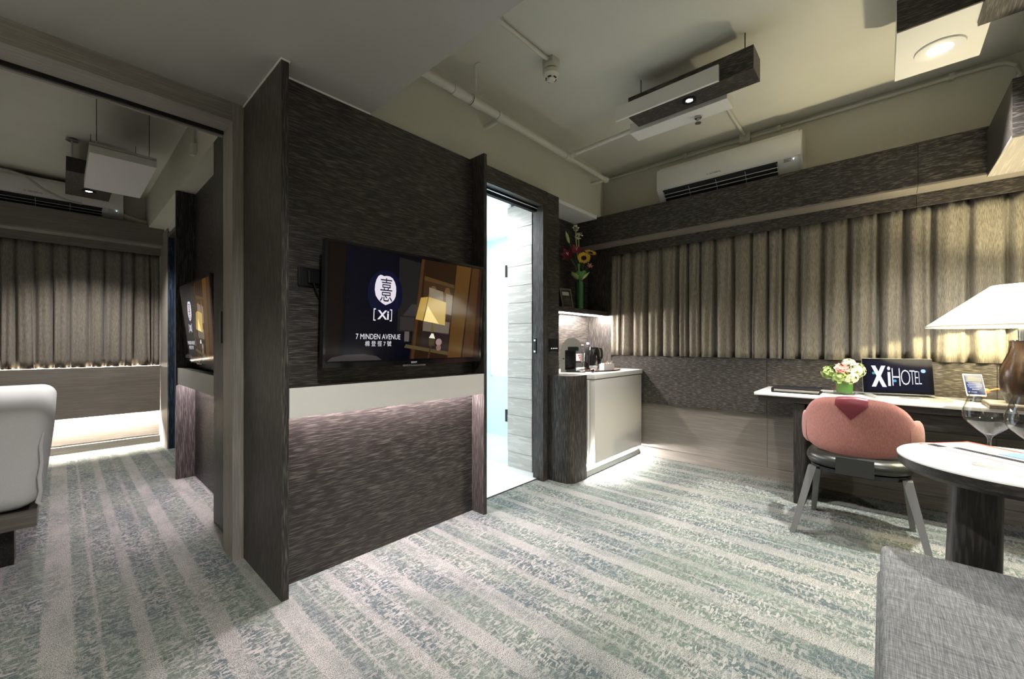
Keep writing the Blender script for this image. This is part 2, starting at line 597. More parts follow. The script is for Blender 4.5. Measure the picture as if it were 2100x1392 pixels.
struct('floor', MB().box(-2.9, 4.0, -2.7, 6.15, -0.06, 0.0), 'carpet',
       'striped teal and cream patterned carpet running through both rooms', 'carpet')
struct('ceiling', MB().box(1.10, 4.0, -2.7, 2.5, ZC, ZC + 0.08), 'ceiling_paint',
       'pale high ceiling over the living room', 'ceiling')
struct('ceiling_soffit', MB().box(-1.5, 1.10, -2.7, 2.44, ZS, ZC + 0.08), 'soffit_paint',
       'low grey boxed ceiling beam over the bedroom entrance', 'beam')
struct('ceiling_bedroom', MB().box(-2.9, 0.64, 2.6, 6.15, ZL, ZL + 0.08), 'ceiling_paint',
       'bedroom ceiling seen through the wide doorway', 'ceiling')
wr = struct('wall_right', MB().box(XB, XB + 0.2, -2.7, 2.5, 0, 0.96).box(XB, XB + 0.2, -2.7, 2.5, 2.03, ZC).box(XB, XB + 0.2, 2.09, 2.5, 0.96, 2.03).box(XB, XB + 0.2, -2.7, -1.78, 0.96, 2.03).box(XB + 0.1, XB + 0.2, -1.78, 2.09, 0.96, 2.03), 'wall_paint',
            'living room window wall with wood panelling below the long curtain', 'wall')
struct('wall_rear', MB().box(-1.5, 4.0, -2.8, -2.7, 0, ZC), 'wall_paint', 'plain wall at the far side of the sofa area behind the camera', 'wall')
struct('wall_entry', MB().box(-1.6, -1.5, -2.7, 2.43, 0, ZC), 'wall_paint', 'plain side wall of the entrance behind the camera', 'wall')
wb = struct('wall_back', MB().box(1.06, 3.68, YW, YN, 2.373, ZC).box(0.64, 1.90, 2.06, YW, 0, 2.30)
            .box(0.64, 1.10, 2.06, YW, 0, ZC).box(2.79, 4.0, YN, YN + 0.06, 0, ZC)
            .prism([(3.68, YW), (3.90, 2.22), (3.90, YN), (3.68, YN)], 'z', 2.34, ZC),
            'wall_paint', 'pale upper wall above the television panelling and bathroom door', 'wall')
# bedroom
struct('wall_bedroom_window', MB().box(-2.9, 0.9, YL, YL + 0.1, 0, ZL + .1), 'wall_paint',
       'bedroom window wall behind the short taupe curtain', 'wall')
struct('wall_bedroom_left', MB().box(-3.0, -2.9, 2.4, 6.15, 0, ZL + .1), 'wall_paint', 'bedroom side wall beyond the bed', 'wall')
struct('wall_bedroom_near', MB().box(-2.9, -0.70, 2.43, 2.6, 0, ZL + .1).box(-0.75, 0.64, 2.576, 2.6, 2.312, ZL + .1), 'wall_paint',
       'wall between entrance and bedroom left of the doorway', 'wall')
struct('beam_bedroom', MB().box(0.632, 0.98, 2.6, YL, 2.335, ZL + .1), 'wall_paint',
       'pale concrete beam above the bedroom television panel', 'beam')
# core walls around the bathrooms
struct('wall_core', MB().box(0.79, 0.90, 2.12, 4.26, 0, 2.335).box(0.76, 0.90, 5.53, YL, 0, 2.335).box(0.76, 0.9, 4.26, 5.53, 2.24, 2.335)
       .box(0.90, 3.55, 5.40, 5.5, 0, 2.4), 'bath_white', 'white inner wall of the bathroom block', 'wall')
struct('wall_bathroom_back', MB().box(1.0, 3.55, 3.60, 3.66, 0, 2.4).box(3.5, 3.55, 2.46, 3.6, 0, 2.4).box(2.70, 3.5, 2.46, 2.49, 0, 2.4), 'bath_white',
       'bright white shower wall seen through the bathroom door', 'wall')
struct('ceiling_bathroom', MB().box(0.9, 3.6, 2.12, 5.5, 2.34, 2.372), 'bath_white', 'white bathroom ceiling', 'ceiling')

# bathroom floor tiles
fb = struct('floor_bathroom', MB().box(0.95, 3.5, 2.07, 3.6, 0.0, 0.004), 'groove', 'pale tiled bathroom floor beyond the door threshold', 'floor')
tile = None
for i in range(6):
    for j in range(3):
        x0, y0 = 1.0 + i * 0.42, 2.075 + j * 0.5
        MB().box(x0 + .0015, x0 + .4185, y0 + .0015, y0 + .4985, 0.002, 0.008).build('floor_tile', 'tile_floor', fb)

# plank-look wall beside the shower (open along the door)
pw = struct('wall_plank', MB().box(2.68, 2.70, 2.19, 2.47, 0.004, 2.30), 'groove', 'grey wood-plank tiled wall inside the bathroom doorway', 'wall')
zs = [0.008, 0.145, 0.30, 0.47, 0.62, 0.80, 0.96, 1.11, 1.27, 1.45, 1.60, 1.77, 1.93, 2.10, 2.30]
for k in range(len(zs) - 1):
    d = 0.0015 * (k % 3)
    MB().box(2.668 - d, 2.684, 2.192, 2.47, zs[k] + .0015, zs[k + 1] - .0015).build('plank', 'plank_tile', pw)

# ---------------------------------------------------------------- living-room media wall
mw = thing('media_wall', 'dark oak television wall panel with two fins and a white floating shelf', 'wall panel', (1.24, YP, 0))
MB().box(0.655, 1.822, YP, 2.055, 0.0, 2.304).build('back_panel', 'dark_oak_x', mw)
MB().box(0.63, 0.659, 1.892, 2.425, 0.0, 2.305).build('fin', 'dark_oak_z', mw)
MB().box(1.82, 1.846, 1.892, 2.06, 0.0, 2.317).build('fin', 'dark_oak_z', mw)
sh = MB().box(0.661, 1.818, 1.890, 1.905, 0.775, 0.905).build('shelf_front', 'white_lacquer', mw)
MB().box(0.661, 1.818, 1.905, YP - .001, 0.890, 0.905).build('shelf_top', 'dark_oak_x', mw)
MB().box(0.661, 1.818, 1.925, YP - .001, 0.84, 0.889).build('shelf_box', 'white_board', mw)
MB().box(0.68, 1.80, 1.984, 1.994, 0.834, 0.8395).build('led_strip', 'led_pink', mw)
MB().box(0.626, 0.663, 1.888, 2.425, 2.305, ZS - .0005).box(0.663, 1.098, 2.001, 2.055, 2.304, ZS - .0005).build('caulk_line', 'white_caulk', mw)

# ---------------------------------------------------------------- doorway frame to the bedroom
dr = tag(thing('door_1', 'x', 'door frame', (0.6, 2.5, 0)), 'grey oak frame of the wide bedroom doorway with sliding track', 'door frame', kind='structure')
MB().box(0.581, 0.629, 2.425, 2.60, 0.0, 2.3115).build('jamb', 'grey_oak_z', dr)
MB().box(-0.70, 0.581, 2.425, 2.575, 2.217, 2.3115).build('header', 'grey_oak_x', dr)
MB().box(-0.748, -0.70, 2.425, 2.60, 0.0, 2.3115).build('jamb', 'grey_oak_z', dr)
MB().box(-0.70, 0.581, 2.590, 2.600, 2.205, 2.3115).build('track', 'groove', dr)
MB().box(-0.70, 0.581, 2.606, 2.625, 2.20, 2.215).build('track_lip', 'grey_oak_x', dr)
lk = MB().rbox(0.572, 0.5805, 2.608, 2.64, 1.10, 1.27, 0.003, 2).build('lock_plate', 'black_plastic', dr)

# ---------------------------------------------------------------- bedroom media wall
mb2 = thing('media_wall', 'dark oak panel with white shelf in the bedroom beyond the doorway', 'wall panel', (XT, 3.6, 0))
MB().box(XT, 0.789, 3.05, 4.225, 0, 2.33).build('back_panel', 'dark_oak_y', mb2)
MB().box(0.632, 0.789, 2.625, 3.05, 0, 2.333).build('end_pilaster', 'dark_oak_z', mb2)
MB().box(0.625, 0.789, 4.225, 4.253, 0, 2.333).build('fin', 'dark_oak_z', mb2)
MB().box(0.634, 0.648, 3.052, 4.223, 0.772, 0.90).build('shelf_front', 'white_lacquer', mb2)
MB().box(0.648, XT - .001, 3.052, 4.223, 0.885, 0.90).build('shelf_top', 'dark_oak_y', mb2)
MB().box(0.665, XT - .001, 3.052, 4.223, 0.84, 0.884).build('shelf_box', 'white_board', mb2)
MB().box(0.728, 0.738, 3.07, 4.20, 0.834, 0.8395).build('led_strip', 'led_pink_bed', mb2)

# bedroom bathroom door frame (far), bluish light painted into its wood colour
d2 = tag(thing('door_2', 'x', 'door frame', (0.8, 5.5, 0)), 'dark oak door frame coloured as if lit blue, between bedroom panel and curtain', 'door frame', kind='structure')
MB().box(0.752, 0.90, 5.50, 5.53, 0, 2.26).build('jamb', 'blue_lit_oak', d2)
MB().box(0.748, 0.76, 5.53, 5.99, 0, 2.30).build('side_board', 'grey_oak_z', d2)
MB().box(0.7455, 0.748, 5.99, YL - .001, 0, 2.1).build('end_trim', 'white_caulk', d2)
MB().box(0.752, 0.80, 4.26, 5.50, 2.20, 2.24).build('head_track', 'brushed_metal', d2)
MB().box(0.80, 0.83, 4.30, 5.50, 0.01, 2.2).build('sliding_leaf', 'blue_lit_oak', d2)

# ---------------------------------------------------------------- bathroom door frame
d3 = tag(thing('door_3', 'x', 'door frame', (2.3, 2.02, 0)), 'dark oak bathroom door frame with pocket door edge', 'door frame', kind='structure')
MB().box(1.846, 2.632, 1.998, 2.05, 2.195, 2.314).build('header', 'dark_oak_x', d3)
MB().box(2.572, 2.632, 1.998, 2.06, 0, 2.195).build('jamb', 'dark_oak_z', d3)
MB().box(1.848, 1.90, 2.00, 2.06, 0, 2.195).build('jamb', 'dark_oak_z', d3)
MB().box(1.90, 2.60, 2.085, 2.118, 2.165, 2.34).build('track', 'groove', d3)
MB().box(1.90, 2.575, 2.052, 2.060, 2.178, 2.182).build('track_rail', 'aluminium', d3)
pl = MB().box(2.585, 2.64, 2.066, 2.112, 0.006, 2.165).build('pocket_door_edge', 'dark_oak_z', d3)
hm = MB().rbox(2.578, 2.5855, 2.074, 2.104, 1.015, 1.14, 0.004, 2).build('flush_handle', 'black_plastic', d3)
MB().box(2.5765, 2.579, 2.08, 2.098, 1.115, 1.13).box(2.5765, 2.579, 2.08, 2.098, 1.025, 1.04).build('latch_plate', 'chrome', d3)
MB().box(2.640, 2.79, 2.002, 2.10, 0.845, 2.314).build('wood_panel', 'dark_oak_x', d3)
MB().box(2.640, 2.79, 2.002, 2.10, 0.0, 0.843).build('wood_panel', 'dark_oak_x', d3)
MB().box(2.634, 2.638, 2.004, 2.06, 0.0, 2.312).build('joint_line', 'brushed_metal', d3)
MB().box(2.71, 2.79, 2.10, YN, 0.0, 2.372).build('side_board', 'dark_oak_z', d3)
# shower glass
g = thing('shower_screen', 'frameless glass shower door hinged on the plank wall', 'glass door', (2.68, 2.6, 0))
MB().box(2.676, 2.684, 2.478, 3.15, 0.02, 2.10).build('glass_pane', 'bath_glass', g)
for z in (0.40, 1.685):
    MB().rbox(2.664, 2.696, 2.472, 2.50, z, z + 0.11, 0.003, 2).build('hinge', 'black_plastic', g)
lp = thing('assumed_light_panel', 'assumed glowing white backlit panel on the shower wall', 'light', (3.4, 3.0, 0))  # assumed panel, added for the bright zone in the shower
MB().box(3.480, 3.499, 2.55, 3.5, 0.72, 1.66).build('panel', 'assumed_panel_glow', lp)
MB().box(3.484, 3.4995, 2.53, 2.55, 0.70, 1.68).build('frame', 'aluminium', lp)
MB().box(3.484, 3.4995, 3.5, 3.52, 0.70, 1.68).build('frame', 'aluminium', lp)
bl = thing('assumed_ceiling_lamp', 'assumed round white ceiling lamp inside the bathroom, out of view', 'ceiling light', (2.2, 2.9, 2.30))  # assumed lamp out of view, added to light the bathroom
MB().cyl((2.2, 2.9, 2.30), 0.12, 0.04, seg=32).build('rim', 'white_board', bl, smooth=True)
MB().cyl((2.2, 2.9, 2.296), 0.10, 0.004, seg=32).build('diffuser', 'spot_glow', bl)
light('assumed_bathroom_light', 'AREA', (2.2, 2.9, 2.29), PW['bath'], (0.93, 0.97, 1.0), bl, size=0.22)
light('added_shower_light', 'AREA', (3.05, 2.95, 2.30), PW['bath'] * 0.8, (0.80, 0.92, 1.0), bl, size=0.3)  # added light without a fitting, brightens the shower

# ---------------------------------------------------------------- window wall panelling
seams = [2.10, 0.70, -0.52, -1.75]
for a, c in zip(seams[:-1], seams[1:]):
    MB().box(3.862, XB, c + .0015, a - .0015, 0.517, 0.9605).build('wood_panel', 'dark_oak_y', wr)
    MB().box(3.885, XB, c + .001, a - .001, 0.085, 0.516).build('lower_panel', 'brown_oak_y', wr)
MB().box(3.862, XB + .1, -1.78, 2.088, 0.961, 0.974).build('sill_board', 'dark_oak_y', wr)
MB().box(3.862, XB, 2.103, YN, 0.0, 2.12).build('side_panel', 'dark_oak_z', wr)
MB().box(3.85, 3.868, 2.09, 2.11, 0.974, 2.0).build('edge_strip', 'dark_oak_z', wr)
struct('baseboard_right', MB().box(3.872, XB, -1.75, 1.80, 0, 0.084), 'brown_oak_y', 'grey-brown skirting board under the window wall panels', 'skirting')
MB().box(2.79, 3.862, 2.385, YN, 0.85, 2.373).build('niche_back_panel', 'dark_oak_x', wb)

pm = thing('curtain_pelmet', 'dark oak pelmet boxing above the living room curtain', 'pelmet', (3.75, 0.3, 2.0))
for a, c in ((2.384, -0.165), (-0.165, -1.75)):
    MB().box(3.650, 3.668, c + .001, a - .001, 2.102, 2.372).build('front_board', 'dark_oak_y', pm)
    MB().box(3.651, 3.836, c + .001, a - .001, 2.090, 2.102).build('soffit_board', 'brown_oak_y', pm)
    MB().box(3.820, 3.836, c + .001, min(a, 2.09) - .001, 2.005, 2.090).build('fascia_board', 'dark_oak_y', pm)
    MB().box(3.668, XB, c + .001, a - .001, 2.36, 2.372).build('top_board', 'brown_oak_y', pm)

# ---------------------------------------------------------------- curtains
def curtain(name, label, mat, a0, a1, zt, zb, at, axis, per, seed, depth=0.03):
    rnd = random.Random(seed)
    folds = []
    s = a0
    while s < a1:
        w = per * rnd.uniform(0.72, 1.3)
        folds.append((s, w, rnd.uniform(0.8, 1.05), rnd.uniform(-0.03, 0.03), rnd.uniform(0.1, 1.0)))
        s += w
    n = 20
    rows = 14
    vs, fs = [], []
    cols = []
    for (s, w, d, lean, duty) in folds:
        for k in range(n):
            t = k / n
            cols.append((s, w, d, lean, duty, t))
    for r in range(rows + 1):
        q = r / rows
        z = zt + (zb - zt) * q
        open_ = min(1.0, 0.5 + 1.6 * q)
        for (s, w, d, lean, duty, t) in cols:
            # broad front with a narrow deep return
            u = min(t, 1 - t)
            q1 = min(1.0, max(0.0, (u - 0.01) / (0.10 + 0.16 * duty)))
            prof = q1 * q1 * (3 - 2 * q1)
            prof += 0.16 * math.sin(2 * math.pi * t * 2 + lean * 90) * (0.4 + 0.6 * q) * q1
            off = depth * d * open_ * (prof - 0.72)
            pinch = 0.012 * math.exp(-((t - 0.5) / 0.12) ** 2) * math.exp(-q * 14)
            al = s + t * w + lean * q * math.sin(math.pi * t)
            vs.append((al, -(off + pinch), z))
    m = len(cols)
    for r in range(rows):
        for k in range(m - 1):
            fs.append((r * m + k, r * m + k + 1, (r + 1) * m + k + 1, (r + 1) * m + k))
    mb = MB().add(vs, fs)
    if axis == 'y':
        mb.map(lambda p: Vector((at + p.y, p.x, p.z)))
    else:
        mb.map(lambda p: Vector((p.x, at + p.y, p.z)))
    o = mb.build(name, mat, None, smooth=True, angle=180)
    md = o.modifiers.new('thick', 'SOLIDIFY')
    md.thickness = 0.002
    return o

c1 = tag(curtain('curtain', '', 'curtain_linen', -1.74, 2.04, 2.02, 0.976, 3.868, 'y', 0.128, 3, 0.085),
         'long beige linen curtain pleated across the living room window', 'curtain')
c2 = tag(curtain('curtain', '', 'curtain_taupe', -2.3, 0.742, 2.09, 0.8535, 6.0, 'x', 0.125, 8, 0.058),
         'short taupe curtain in the bedroom behind the white bed', 'curtain')

# ---------------------------------------------------------------- bedroom window-wall joinery
bw = thing('window_panelling', 'grey-brown oak panelling with light strip under the bedroom curtain', 'wall panel', (-0.5, 6.0, 0))
for a, c in ((-2.3, -0.155), (-0.155, 0.745)):
    MB().box(a + .0002, c - .0002, 5.955, 5.975, 0.350, 0.852).build('apron_board', 'brown_oak_x', bw)
    MB().box(a + .0002, c - .0002, 5.975, YL, 0.838, 0.852).build('sill_board', 'brown_oak_x', bw)
    MB().box(a + .0002, c - .0002, 6.02, 6.035, 0.085, 0.40).build('recess_board', 'brown_oak_x', bw)
MB().box(-2.3, 0.745, 5.985, YL, 0, 0.075).build('skirting', 'grey_oak_x', bw)
MB().box(-2.3, 0.74, 5.982, 5.994, 0.362, 0.369).build('led_strip', 'led_warm', bw)
MB().box(-2.3, 0.74, 5.990, 5.996, 0.8525, 0.857).build('led_strip', 'led_sill', bw)
p2 = thing('curtain_pelmet', 'grey-brown oak pelmet above the short bedroom curtain', 'pelmet', (-0.5, 5.9, 2.1))
for a, c in ((-2.3, 0.08), (0.08, 0.76)):
    MB().box(a + .0002, c - .0002, 5.80, 5.818, 2.165, 2.36).build('front_board', 'brown_oak_x', p2)
    MB().box(a + .0002, c - .0002, 5.801, 5.975, 2.150, 2.165).build('soffit_board', 'grey_oak_x', p2)
    MB().box(a + .0002, c - .0002, 5.955, 5.975, 2.07, 2.150).build('fascia_board', 'brown_oak_x', p2)
    MB().box(a + .0002, c - .0002, 5.818, YL, 2.345, 2.36).build('top_board', 'brown_oak_x', p2)

# ---------------------------------------------------------------- televisions
def television(loc, rz, label, group):
    t = thing('television', label, 'television', loc, rz, group)
    Wd, Ht, th = 0.99, 0.592, math.radians(3.6)
    MB()
    def tilt(mb):
        return mb.map(lambda p: Vector((p.x, p.y * math.cos(th) - (p.z) * math.sin(th), p.z * math.cos(th) + p.y * math.sin(th))))
    h = Wd / 2
    tilt(MB().rbox(-h, h, 0.002, 0.040, 0, Ht, 0.004, 2).box(-0.3, 0.3, 0.04, 0.06, 0.1, 0.45)).build('housing', 'black_plastic', t)
    tilt(MB().box(-h, h, 0.0, 0.002, 0, 0.022).box(-h, h, 0.0, 0.002, Ht - 0.012, Ht).box(-h, -h + 0.012, 0.0, 0.002, 0.022, Ht - 0.012).box(h - 0.012, h, 0.0, 0.002, 0.022, Ht - 0.012)).build('bezel', 'black_gloss', t)
    scr = tilt(MB().box(-h + .012, h - .012, 0.0008, 0.002, 0.022, Ht - .012)).build('screen', E('scr_dark', (0.0011, 0.0011, 0.002)), t)
    tilt(MB().box(-0.09, 0.09, 0.04, 0.10, 0.15, 0.42)).build('wall_bracket', 'dark_metal', t)
    def sp(u, v, k):
        return (-h + u * Wd, 0.0006 - 0.0003 * k, v * Ht)
    def patch(name, pts, mat, k):
        mb = MB().add([sp(u, v, k) for u, v in pts], [tuple(range(len(pts)))])
        return tilt(mb).build(name, mat, scr)
    def Q(u0, u1, v0, v1):
        return [(u0, v0), (u1, v0), (u1, v1), (u0, v1)]
    # programme picture: navy half with emblem, timber room with lamp
    patch('picture_navy', [(0.10, 0.06), (0.47, 0.06), (0.47, 0.96), (0.10, 0.96)], E('scr_navy', (0.001225, 0.001225, 0.00455)), 1)
    patch('picture_glow', [(0.31 + 0.10 * math.cos(a) , 0.62 + 0.20 * math.sin(a)) for a in [i * math.pi / 12 for i in range(24)]], E('scr_halo', (0.0036, 0.0042, 0.021)), 2)
    patch('picture_curtain', [(0.012, 0.06), (0.075, 0.06), (0.10, 0.97), (0.02, 0.97)], E('scr_maroon', (0.005, 0.00225, 0.0015)), 1)
    patch('picture_pillow', [(0.02, 0.05), (0.30, 0.05), (0.27, 0.085), (0.2, 0.105), (0.1, 0.10), (0.04, 0.08)], E('scr_pillow', (0.04, 0.035, 0.035)), 2)
    patch('picture_column', [(0.385, 0.30), (0.49, 0.30), (0.52, 0.93), (0.385, 0.95)], E('scr_grey', (0.0108, 0.0102, 0.0096)), 2)
    patch('picture_cone', [(0.415, 0.44), (0.50, 0.44), (0.50, 0.55), (0.47, 0.55)], E('scr_grey2', (0.03, 0.027, 0.027)), 3)
    patch('picture_linen', Q(0.40, 0.49, 0.31, 0.43), E('scr_grey3', (0.0252, 0.0222, 0.021)), 3)
    patch('picture_switch', Q(0.43, 0.46, 0.21, 0.30), E('scr_grey4', (0.09, 0.08, 0.07)), 3)
    patch('picture_room', [(0.465, 0.05), (0.975, 0.05), (0.975, 0.97), (0.525, 0.97)], E('scr_brown', (0.018, 0.0078, 0.0024)), 2)
    patch('picture_pillar', [(0.475, 0.05), (0.495, 0.05), (0.545, 0.97), (0.525, 0.97)], E('scr_copper', (0.051, 0.021, 0.0078)), 3)
    patch('picture_frieze', [(0.545, 0.78), (0.76, 0.74), (0.76, 0.77), (0.548, 0.82)], E('scr_amber', (0.072, 0.036, 0.0108)), 3)
    patch('picture_wall', [(0.54, 0.34), (0.74, 0.34), (0.76, 0.74), (0.545, 0.78)], E('scr_umber', (0.0372, 0.018, 0.006)), 3)
    for k, u in enumerate((0.61, 0.71)):
        patch('picture_downlight', [(u - 0.045, 0.60), (u + 0.045, 0.60), (u + 0.012, 0.735), (u - 0.012, 0.735)], E('scr_gold', (0.114, 0.06, 0.0168)), 4)
    patch('picture_print', [(0.58, 0.60), (0.68, 0.58), (0.68, 0.69), (0.58, 0.72)], E('scr_print', (0.21, 0.16, 0.11)), 5)
    patch('picture_print', [(0.70, 0.48), (0.745, 0.47), (0.75, 0.665), (0.70, 0.68)], E('scr_print', (0.21, 0.16, 0.11)), 5)
    patch('picture_mirror', [(0.545, 0.31), (0.73, 0.28), (0.735, 0.40), (0.55, 0.42)], E('scr_print2', (0.14, 0.11, 0.085)), 5)
    patch('picture_shadow', [(0.53, 0.13), (0.73, 0.10), (0.73, 0.29), (0.54, 0.31)], E('scr_plum', (0.018, 0.010, 0.010)), 5)
    patch('picture_desk', [(0.43, 0.155), (0.73, 0.075), (0.73, 0.11), (0.44, 0.185)], E('scr_desk', (0.075, 0.055, 0.0225)), 6)
    patch('picture_post', [(0.73, 0.05), (0.835, 0.05), (0.89, 0.97), (0.775, 0.97)], E('scr_honey', (0.081, 0.0372, 0.0072)), 3)
    patch('picture_gap', [(0.832, 0.05), (0.842, 0.05), (0.898, 0.97), (0.888, 0.97)], E('scr_dark2', (0.010, 0.004, 0.002)), 4)
    patch('picture_door', [(0.842, 0.05), (0.975, 0.05), (0.975, 0.97), (0.898, 0.97)], E('scr_sienna', (0.051, 0.0204, 0.006)), 3)
    patch('picture_door_edge', [(0.93, 0.05), (0.975, 0.05), (0.975, 0.97), (0.955, 0.97)], E('scr_rust', (0.024, 0.0072, 0.0024)), 4)
    patch('picture_lampshade', [(0.496, 0.415), (0.545, 0.402), (0.576, 0.63), (0.526, 0.615)], E('scr_shade1', (0.45, 0.285, 0.06375)), 7)
    patch('picture_lampshade', [(0.545, 0.402), (0.70, 0.368), (0.703, 0.593), (0.576, 0.63)], E('scr_shade2', (0.54, 0.375, 0.12)), 7)
    patch('picture_lampglow', [(0.55, 0.403), (0.655, 0.380), (0.574, 0.545)], E('scr_shade3', (0.95, 0.74, 0.30)), 8)
    patch('picture_lampseam', [(0.543, 0.402), (0.548, 0.401), (0.579, 0.63), (0.574, 0.63)], E('scr_seam', (0.12, 0.06, 0.01)), 9)
    patch('picture_lampstem', [(0.598, 0.30), (0.622, 0.30), (0.613, 0.39), (0.605, 0.39)], E('scr_brass', (0.12, 0.09, 0.03)), 8)
    patch('picture_crystal', [(0.590, 0.245), (0.632, 0.238), (0.620, 0.285), (0.606, 0.288)], E('scr_white', (0.85, 0.80, 0.70)), 9)
    patch('picture_lampfoot', [(0.590, 0.17), (0.625, 0.17), (0.632, 0.24), (0.590, 0.245)], E('scr_umber2', (0.05, 0.035, 0.015)), 8)
    patch('picture_lampleg', [(0.585, 0.05), (0.595, 0.05), (0.61, 0.17), (0.60, 0.17)], E('scr_copper', (0.051, 0.021, 0.0078)), 8)
    patch('picture_flower', [(0.66 + 0.022 * math.cos(a), 0.205 + 0.035 * math.sin(a)) for a in [i * math.pi / 6 for i in range(12)]], E('scr_flower', (0.30, 0.20, 0.18)), 8)
    patch('picture_flower', [(0.66 + 0.018 * math.cos(a), 0.15 + 0.03 * math.sin(a)) for a in [i * math.pi / 6 for i in range(12)]], E('scr_flower2', (0.20, 0.12, 0.10)), 8)
    blob = []
    shape = [(-1, -.05), (-.98, .30), (-.88, .62), (-.72, .86), (-.52, .98), (-.36, .96), (-.2, .91), (.05, .95), (.35, .94), (.62, .84), (.84, .6), (.97, .3), (1, 0), (.96, -.35), (.82, -.62), (.55, -.82), (.28, -.92), (.02, -1), (-.3, -.88), (-.65, -.68), (-.9, -.42)]
    patch('emblem', [(0.310 + 0.061 * x, 0.650 + 0.128 * y) for x, y in shape], E('scr_emblem', (0.78, 0.72, 0.80)), 4)
    cs, sn = math.cos(th), math.sin(th)
    uy = Vector((0, -sn, cs))
    nrm = Vector((0, -cs, -sn))
    def stext(name, s, u, v, fit, mat, bold=0, k=5):
        p = Vector((-h + u * Wd, 0.0006 - 0.0003 * k, v * Ht))
        p = Vector((p.x, p.y * cs - p.z * sn, p.z * cs + p.y * sn))
        return text(name, s, 1.0, mat, scr, p, (1, 0, 0), uy, bold, 1.0, fit)
    ink = E('scr_ink', (0.004, 0.005, 0.02))
    wht = E('scr_letter', (0.80, 0.78, 0.84))
    stext('emblem_character', '\u6199', 0.313, 0.652, (0.070, 0.118), ink, 0.0, 6)
    stext('lettering', 'Xi', 0.3005, 0.437, (0.064, 0.046), wht, 0.022, 5)
    for s in (-1, 1):
        u0 = 0.2985 + s * 0.050
        patch('bracket', Q(u0 - .0022, u0 + .0022, 0.385, 0.488), wht, 5)
        patch('bracket', Q(*sorted((u0 - s * .010, u0)), 0.385, 0.394), wht, 5)
        patch('bracket', Q(*sorted((u0 - s * .010, u0)), 0.479, 0.488), wht, 5)
    stext('lettering', '7 MINDEN AVENUE', 0.281, 0.250, (0.246, 0.0265), wht, 0.0, 5)
    stext('lettering', '\u68c9 \u767b \u5f91 7 \u865f', 0.279, 0.191, (0.145, 0.0275), wht, 0.0, 5)
    p = Vector((-0.002, -0.0006, 0.011))
    text('maker_lettering', 'SONY', 0.013, 'white_board', t, Vector((p.x, p.y * cs - p.z * sn, p.z * cs)), (1, 0, 0), uy, 0.02, 1.1)
    tilt(MB().rbox(-0.073, 0.073, -0.003, 0.004, -0.008, 0.0, 0.0015, 2)).build('chrome_bar', 'chrome', t)
    return t

tv1 = television((1.297, 1.895, 0.985), 0.0, 'wide flat television tilted on the living room oak panel', 'wall televisions')
tv2 = television((0.672, 3.655, 0.955), -math.pi / 2, 'flat television seen edge-on in the bedroom', 'wall televisions')
so = thing('wall_socket', 'black socket plate on the oak panel left of the large television', 'socket', (0.78, YP, 1.4))
MB().rbox(0.735, 0.845, 1.994, YP, 1.365, 1.455, 0.004, 2).build('plate', 'black_plastic', so)
MB().rbox(0.775, 0.83, 1.980, 1.995, 1.38, 1.44, 0.004, 2).build('plug', 'black_plastic', so)
tag(MB().tube([(0.80, 1.985, 1.385), (0.815, 1.985, 1.34), (0.84, 1.982, 1.30), (0.90, 1.985, 1.27)], 0.004, 8).build('power_cable', 'black_plastic', None, True),
    'black power cable drooping from socket to behind television', 'cable')

